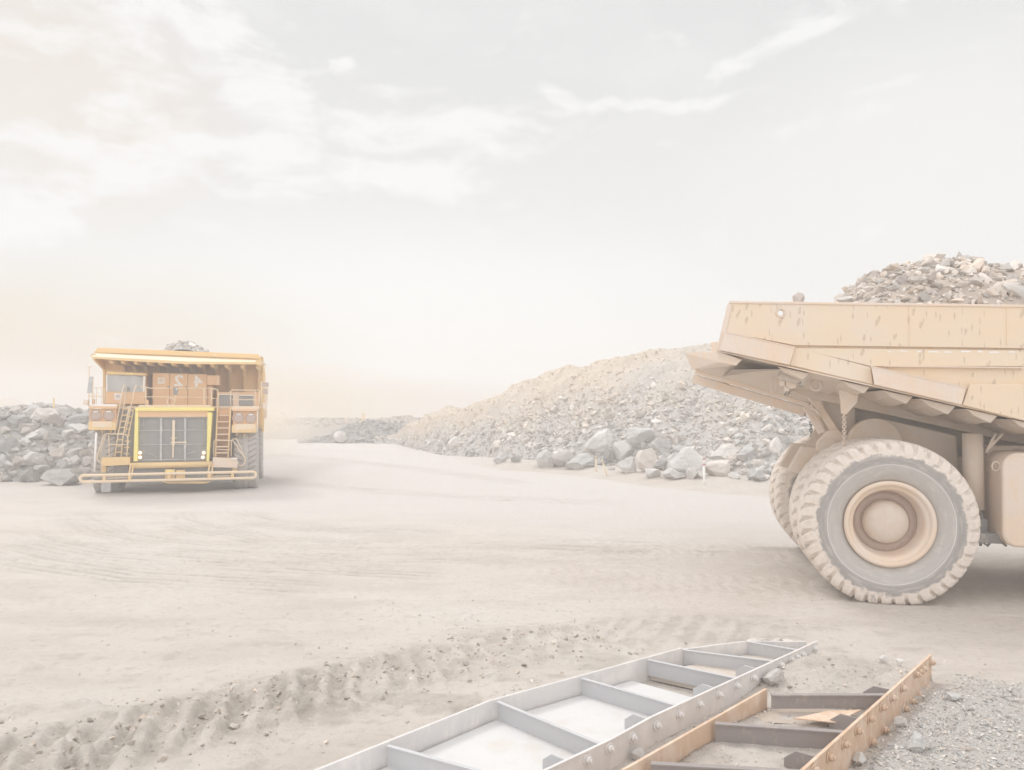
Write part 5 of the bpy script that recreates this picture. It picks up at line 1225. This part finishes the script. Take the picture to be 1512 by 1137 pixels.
# tray and canopy
tr = empty('tray'); tr.parent = lt
cf = 0.55; cb = 1.75; cw = 4.2
m = MB(); m.loft([L(170, 124, cf), L(420, 140, cf), L(840, 164, cf), L(1322, 166, cf), L(1322, 178, cf), L(840, 176, cf), L(420, 154, cf), L(180, 138, cf)],
                 [L(190, 100, cb), L(420, 112, cb), L(840, 130, cb), L(1326, 149, cb), L(1326, 160, cb), L(840, 142, cb), L(420, 124, cb), L(190, 112, cb)]); m.build('canopy_visor', 'rail', tr)  # paler paint than the canopy, standing in for sky light on the slope
m = MB(); m.loft([L(165, 124, cf-0.02), L(420, 137, cf-0.02), L(840, 160, cf-0.02), L(1325, 163, cf-0.02), L(1325, 180, cf-0.02), L(840, 178, cf-0.02), L(420, 156, cf-0.02), L(176, 138, cf-0.02)],
                 [L(165, 124, cf+0.03), L(420, 137, cf+0.03), L(840, 160, cf+0.03), L(1325, 163, cf+0.03), L(1325, 180, cf+0.03), L(840, 178, cf+0.03), L(420, 156, cf+0.03), L(176, 138, cf+0.03)]); m.build('visor_lip', 'yellow', tr)
m = MB(); m.prism([L(210, 62, cb), L(1330, 108, cb), L(1352, 150, cb), L(1330, 176, cb), L(184, 112, cb), L(184, 96, cb)], (0, 0.12, 0)); m.build('canopy_fascia', 'yellow', tr, 0.01)
m = MB(); m.prism([L(1310, 148, cf), L(1345, 150, cf), L(1350, 190, cf), L(1318, 184, cf)], (0, 1.2, 0)); m.build('canopy_corner', 'yellow', tr, 0.01)
# canopy plate running back to the tray front wall
A = [L(190, 108, cb), L(1335, 150, cb)]; zt_ = A[0].z
zc = L(760, 95, cb).z
w0 = L(262, 170, cw); w1 = L(1352, 190, cw)
m = MB(); m.loft([V(A[0].x, cb, A[0].z), V(A[1].x, cb, A[1].z), V(A[1].x, cb, A[1].z+0.08), V(A[0].x, cb, A[0].z+0.08)], [V(w0.x, cw+0.3, A[0].z+0.05), V(w1.x, cw+0.3, A[0].z+0.05), V(w1.x, cw+0.3, A[0].z+0.15), V(w0.x, cw+0.3, A[0].z+0.15)]); m.build('canopy_plate', 'yellow', tr)
m = MB(); m.prism([V(w0.x, cw, A[0].z+0.05), V(w1.x, cw, A[0].z+0.05), V(w1.x, cw, 2.7), V(w0.x, cw, 2.7)], (0, 0.14, 0)); m.build('front_wall', 'yellow', tr)
for k, zx in enumerate([300, 380, 470, 560, 640, 730, 820, 910, 1005, 1105, 1215, 1325]):
    s_ = L(zx, 200, cf+0.3).x; zt2 = A[0].z+(A[1].z-A[0].z)*(s_-A[0].x)/(A[1].x-A[0].x); xf = s_
    m = MB(); m.prism([V(xf-0.07, cf+0.15, zt2-0.32), V(xf-0.07, cb+0.2, zt2-0.06), V(xf-0.07, cw, zt2-0.02), V(xf-0.07, cw, 2.9), V(xf-0.07, cw-0.24, 2.9), V(xf-0.07, cw-0.24, zt2-0.65), V(xf-0.07, cw-0.7, zt2-0.42), V(xf-0.07, cf+0.6, zt2-0.42)], (0.15, 0, 0)); m.build('canopy_rib', 'yellow', tr, 0.01)
for sx, x_ in ((-1, w0.x), (1, w1.x)):
    m = MB(); m.prism([V(x_, cb, A[0].z+0.02), V(x_, cw, A[0].z+0.1), V(x_, 10.3, 5.6), V(x_, 10.5, 4.9), V(x_, cw+1.2, 2.5), V(x_, cw, 2.5), V(x_, cw-0.05, A[0].z-0.6), V(x_, cb+0.3, A[0].z-0.22)], (0.1*sx, 0, 0)); m.build('side_wall', 'yellow', tr, 0.01)
    m = MB(); m.prism([V(x_+0.1*sx, 4.6, 3.6), V(x_+0.1*sx, 10.2, 5.1), V(x_+0.1*sx, 10.2, 4.8), V(x_+0.1*sx, 4.6, 3.2)], (0.14*sx, 0, 0)); m.build('side_girder', 'tan', tr, 0.01)
m = MB(); m.prism([L(150, 122, 1.0), L(190, 104, 1.0), L(190, 130, 1.0)], (0, 0.8, 0)); m.prism([L(1348, 150, 1.0), L(1386, 180, 1.0), L(1350, 178, 1.0)], (0, 0.8, 0)); m.build('canopy_tip', 'tan', tr)
m = MB(); m.prism([V(w0.x, cw+0.14, 2.6), V(w0.x, 10.4, 4.9), V(w0.x, 10.4, 5.02), V(w0.x, cw+0.14, 2.75)], (w1.x-w0.x, 0, 0)); m.build('tray_floor', 'under', tr)
# its load
cz = L(825, 38, 6.5).z; cx_ = L(825, 38, 6.5).x; hx = (L(975, 60, 6.5).x-L(675, 60, 6.5).x)/2; ez = L(825, 92, 6.5).z
def lload(x, y): return ez-0.25+(cz-ez+0.25)*np.clip(1-((x-cx_)/hx/1.05)**2*0.75, -1.0, 1)-0.12*(y-6.2)**2+0.12*fbm(x/0.4, y/0.4, 3, 93)
r = np.random.default_rng(31); n = 1500; x_ = r.uniform(w0.x+0.2, w1.x-0.2, n); y_ = r.uniform(4.6, 9.6, n); z_ = np.maximum(lload(x_, y_), 4.9)
sz = np.minimum(0.09*(1-r.uniform(0, 1, n)*0.98)**(-1/2.4), 0.32)
P3 = np.stack([LO.x+LX.x*x_+LY.x*y_, LO.y+LX.y*x_+LY.y*y_, z_], -1); a, f, t = scatter(P3, sz, 32, HV)
xx, yy = np.meshgrid(np.arange(w0.x+0.1, w1.x-0.05, 0.15), np.arange(4.4, 9.9, 0.15)); zz_ = np.maximum(lload(xx, yy), 4.9); i = np.arange(xx.size).reshape(xx.shape); q = np.stack([i[:-1, :-1], i[:-1, 1:], i[1:, 1:], i[1:, :-1]], -1).reshape(-1, 4)
vw = np.stack([LO.x+LX.x*xx+LY.x*yy, LO.y+LX.y*xx+LY.y*yy, zz_], -1).reshape(-1, 3); tv = np.ones((len(vw), 4)); tv[:, :3] = 0.75; tri = np.concatenate([q[:, [0, 1, 2]], q[:, [0, 2, 3]]])
tag(np_mesh('rock_load', np.concatenate([vw, a]), np.concatenate([tri, f+len(vw)]), 'rubble', False, {'tint': ('FLOAT_COLOR', np.concatenate([tv, t]))}), 'grey rocks heaped in the oncoming truck, showing just above its canopy', 'rock load', kind='stuff')

# ------------------------------------------------------------------ haze, sky, sun, camera
m = MB(); m.box((-203, -62, -12), (203, 203, 11)); hz = m.build('haze', 'ground'); hz.data.materials.clear()
hm = bpy.data.materials.new('haze_air'); hm.use_nodes = True; nt = hm.node_tree; nt.nodes.clear()
out = nt.nodes.new('ShaderNodeOutputMaterial'); pv = nt.nodes.new('ShaderNodeVolumePrincipled'); pv.inputs['Density'].default_value = HAZE
pv.inputs['Color'].default_value = (0.93, 0.915, 0.905, 1); pv.inputs['Anisotropy'].default_value = 0.0
nt.links.new(pv.outputs[0], out.inputs['Volume']); hz.data.materials.append(hm); tag(hz, kind='stuff')
hz['label'] = 'pale dusty haze in the air over the whole yard'; hz['category'] = 'haze'

# dust hanging behind the oncoming truck
bm = bmesh.new(); bmesh.ops.create_icosphere(bm, subdivisions=3, radius=1.0); dm = MB(); dm.bm.free(); dm.bm = bm; dc = dm.build('dust_cloud', 'ground')
dc.location = (-20.5, 60, 2.0); dc.scale = (7.5, 9, 3.4); dc.data.materials.clear()
dmm = bpy.data.materials.new('dust_in_air'); dmm.use_nodes = True; nt = dmm.node_tree; nt.nodes.clear()
out = nt.nodes.new('ShaderNodeOutputMaterial'); pv = nt.nodes.new('ShaderNodeVolumePrincipled'); pv.inputs['Color'].default_value = (1.0, 0.92, 0.78, 1)
tcd = nt.nodes.new('ShaderNodeTexCoord'); ln = nt.nodes.new('ShaderNodeVectorMath'); ln.operation = 'LENGTH'; nt.links.new(tcd.outputs['Object'], ln.inputs[0])
ds = mth(nt, 'MULTIPLY', mth(nt, 'SUBTRACT', 1.0, ramp(nt, ln.outputs['Value'], 0.1, 0.97)), ramp(nt, noise(nt, tcd.outputs['Object'], 2.2, 3), 0.3, 0.65))
nt.links.new(mth(nt, 'MULTIPLY', ds, 0.22), pv.inputs['Density']); nt.links.new(pv.outputs[0], out.inputs['Volume']); dc.data.materials.append(dmm)
tag(dc, 'pale yellow dust drifting behind the oncoming truck', 'dust', kind='stuff')
SUN_EL, SUN_AZ = math.radians(52), math.radians(-38)      # azimuth from +Y towards +X
sd_ = Vector((math.sin(SUN_AZ)*math.cos(SUN_EL), math.cos(SUN_AZ)*math.cos(SUN_EL), math.sin(SUN_EL)))
la = bpy.data.lights.new('sun', 'SUN'); la.energy = SUNP; la.angle = math.radians(16); la.color = (1, 0.965, 0.93)
lo = bpy.data.objects.new('sun', la); COL.objects.link(lo); lo.rotation_euler = sd_.to_track_quat('Z', 'Y').to_euler()
w = bpy.data.worlds.new('World'); S.world = w; w.use_nodes = True; nt = w.node_tree; bg = nt.nodes['Background']; bg.inputs['Strength'].default_value = 0.1
sky = nn(nt, 'ShaderNodeTexSky', sky_type='NISHITA', sun_disc=False, sun_elevation=SUN_EL, sun_rotation=SUN_AZ, air_density=1.0, dust_density=4.0)
tc = nt.nodes.new('ShaderNodeTexCoord'); sx = nt.nodes.new('ShaderNodeSeparateXYZ'); nt.links.new(tc.outputs['Generated'], sx.inputs[0])
az = mth(nt, 'ARCTAN2', sx.outputs[0], sx.outputs[1]); el = mth(nt, 'ARCSINE', sx.outputs[2])
cb_ = nt.nodes.new('ShaderNodeCombineXYZ'); nt.links.new(az, cb_.inputs[0]); nt.links.new(el, cb_.inputs[1])
def ae(px, py): u = (px-CX)/F; v = (HY-py)/F; return math.atan(u), math.atan(v/math.hypot(1, u))
base = cb_.outputs[0]
wp = nt.nodes.new('ShaderNodeTexNoise'); wp.inputs['Scale'].default_value = 7; wp.inputs['Detail'].default_value = 4; nt.links.new(base, wp.inputs['Vector'])
vm = nt.nodes.new('ShaderNodeVectorMath'); vm.operation = 'MULTIPLY_ADD'; vm.inputs[1].default_value = (0.11, 0.05, 0); vm.inputs[2].default_value = (-0.055, -0.025, 0); nt.links.new(wp.outputs['Color'], vm.inputs[0])
va = nt.nodes.new('ShaderNodeVectorMath'); va.operation = 'ADD'; nt.links.new(base, va.inputs[0]); nt.links.new(vm.outputs[0], va.inputs[1]); wv = va.outputs[0]
nz = noise(nt, mapping(nt, wv, (10, 25, 1), (3.1, 1.7, 0)), 1.0, 9, 0.62)
nzb = noise(nt, mapping(nt, wv, (3, 6, 1), (5.1, 2.7, 0)), 1.0, 6, 0.6)
def blob(px, py, rx, ry, ang=0.0, soft=1.0):
    a, e = ae(px, py); m_ = nt.nodes.new('ShaderNodeMapping'); m_.vector_type = 'TEXTURE'
    m_.inputs['Location'].default_value = (a, e, 0); m_.inputs['Rotation'].default_value = (0, 0, math.radians(ang)); m_.inputs['Scale'].default_value = (rx/F, ry/F, 1)
    nt.links.new(wv, m_.inputs['Vector']); l = nt.nodes.new('ShaderNodeVectorMath'); l.operation = 'LENGTH'; nt.links.new(m_.outputs[0], l.inputs[0])
    return mth(nt, 'SUBTRACT', 1.0, ramp(nt, l.outputs['Value'], 0.15, 1.0))
acc = None
for b_ in [(300, 45, 100, 90, -50, .95), (400, 130, 150, 80, -25, 1), (260, 235, 420, 80, 5, 0.95), (640, 195, 300, 55, 0, 1.0), (600, 262, 250, 50, -4, 0.95), (40, 310, 150, 60, 20, 1.0), (200, 70, 260, 120, 0, 0.5), (1130, 75, 200, 22, 14, .85), (960, 150, 210, 16, 0, .75), (830, 135, 60, 26, -30, .7), (518, 90, 30, 18, 10, .8), (590, 138, 45, 22, 0, .7), (1290, 140, 120, 12, 8, .5), (220, 130, 260, 130, -25, 0.45), (150, 405, 60, 12, 0, .3)]:
    v_ = mth(nt, 'MULTIPLY', blob(*b_[:5]), b_[5]); acc = v_ if acc is None else mth(nt, 'MAXIMUM', acc, v_)
cloud = ramp(nt, mth(nt, 'ADD', mth(nt, 'MULTIPLY', acc, 0.62), mth(nt, 'MULTIPLY_ADD', nz, 2.2, -1.1)), 0.08, 0.68)
gen = mth(nt, 'MULTIPLY', ramp(nt, nzb, 0.5, 0.75), 0.35)
cloud = mth(nt, 'MAXIMUM', cloud, gen)
# veil brightness (display values divided by the exposure and the background strength)
K = 1/(0.1*2**EXPO)
def sk(r, g, b, k=1.0): return tuple(c*K*k for c in srgb(r, g, b))
hi = sk(231, 231, 231); lowc = sk(245, 245, 243)
veil = mixc(nt, ramp(nt, el, math.radians(27), math.radians(4)), hi, lowc)
glow = blob(650, 480, 620, 190, 0)
veil = mixc(nt, mth(nt, 'MULTIPLY', glow, 1.0), veil, sk(252, 252, 250))
rightb = blob(1400, 250, 420, 260, 0); veil = mixc(nt, mth(nt, 'MULTIPLY', rightb, 0.75), veil, sk(246, 246, 245))
warm = blob(60, 540, 520, 170, 0); veil = mixc(nt, mth(nt, 'MULTIPLY', warm, 0.9), veil, sk(236, 224, 203))
bank = mth(nt, 'MULTIPLY', blob(640, 596, 340, 50, 0), 1.0); veil = mixc(nt, mth(nt, 'MULTIPLY', bank, 0.9), veil, sk(232, 220, 204))
warm2 = blob(440, 592, 270, 62, 0); veil = mixc(nt, mth(nt, 'MULTIPLY', warm2, 1.0), veil, sk(236, 212, 166))
warmtop = blob(90, 130, 330, 200, -10); veil = mixc(nt, mth(nt, 'MULTIPLY', warmtop, 0.85), veil, sk(240, 232, 224))
c = mixc(nt, mth(nt, 'MULTIPLY', cloud, 0.85), veil, sk(252, 252, 251))
# unseen sky overhead and behind the camera, brightened as added fill light
up = ramp(nt, el, math.radians(32), math.radians(70)); c = mixc(nt, up, c, sk(253, 252, 253, ZEN_FILL))
bh = ramp(nt, mth(nt, 'ABSOLUTE', az), math.radians(70), math.radians(150)); c = mixc(nt, bh, c, sk(253, 251, 251, BEH_FILL))
below = ramp(nt, el, math.radians(-2), math.radians(-8)); c = mixc(nt, below, c, sk(236, 228, 216))
c = mixc(nt, 0.03, c, sky.outputs[0])
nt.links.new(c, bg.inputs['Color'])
w.cycles.sampling_method = 'AUTOMATIC' if hasattr(w, 'cycles') else None

cam = bpy.data.cameras.new('camera'); co = bpy.data.objects.new('camera', cam); COL.objects.link(co); S.camera = co
co.location = (0, 0, CH); co.rotation_euler = (math.radians(90), 0, 0)
cam.sensor_width = 36; cam.lens = 36*F/1512; cam.shift_y = (HY-568.5)/1512; cam.clip_start = 0.1; cam.clip_end = 3000
S.view_settings.view_transform = 'Standard'; S.view_settings.look = 'None'; S.view_settings.gamma = 1; S.view_settings.exposure = EXPO
S.cycles.use_denoising = True; S.cycles.max_bounces = 8; S.cycles.diffuse_bounces = 5; S.cycles.volume_bounces = 2; S.cycles.use_adaptive_sampling = True
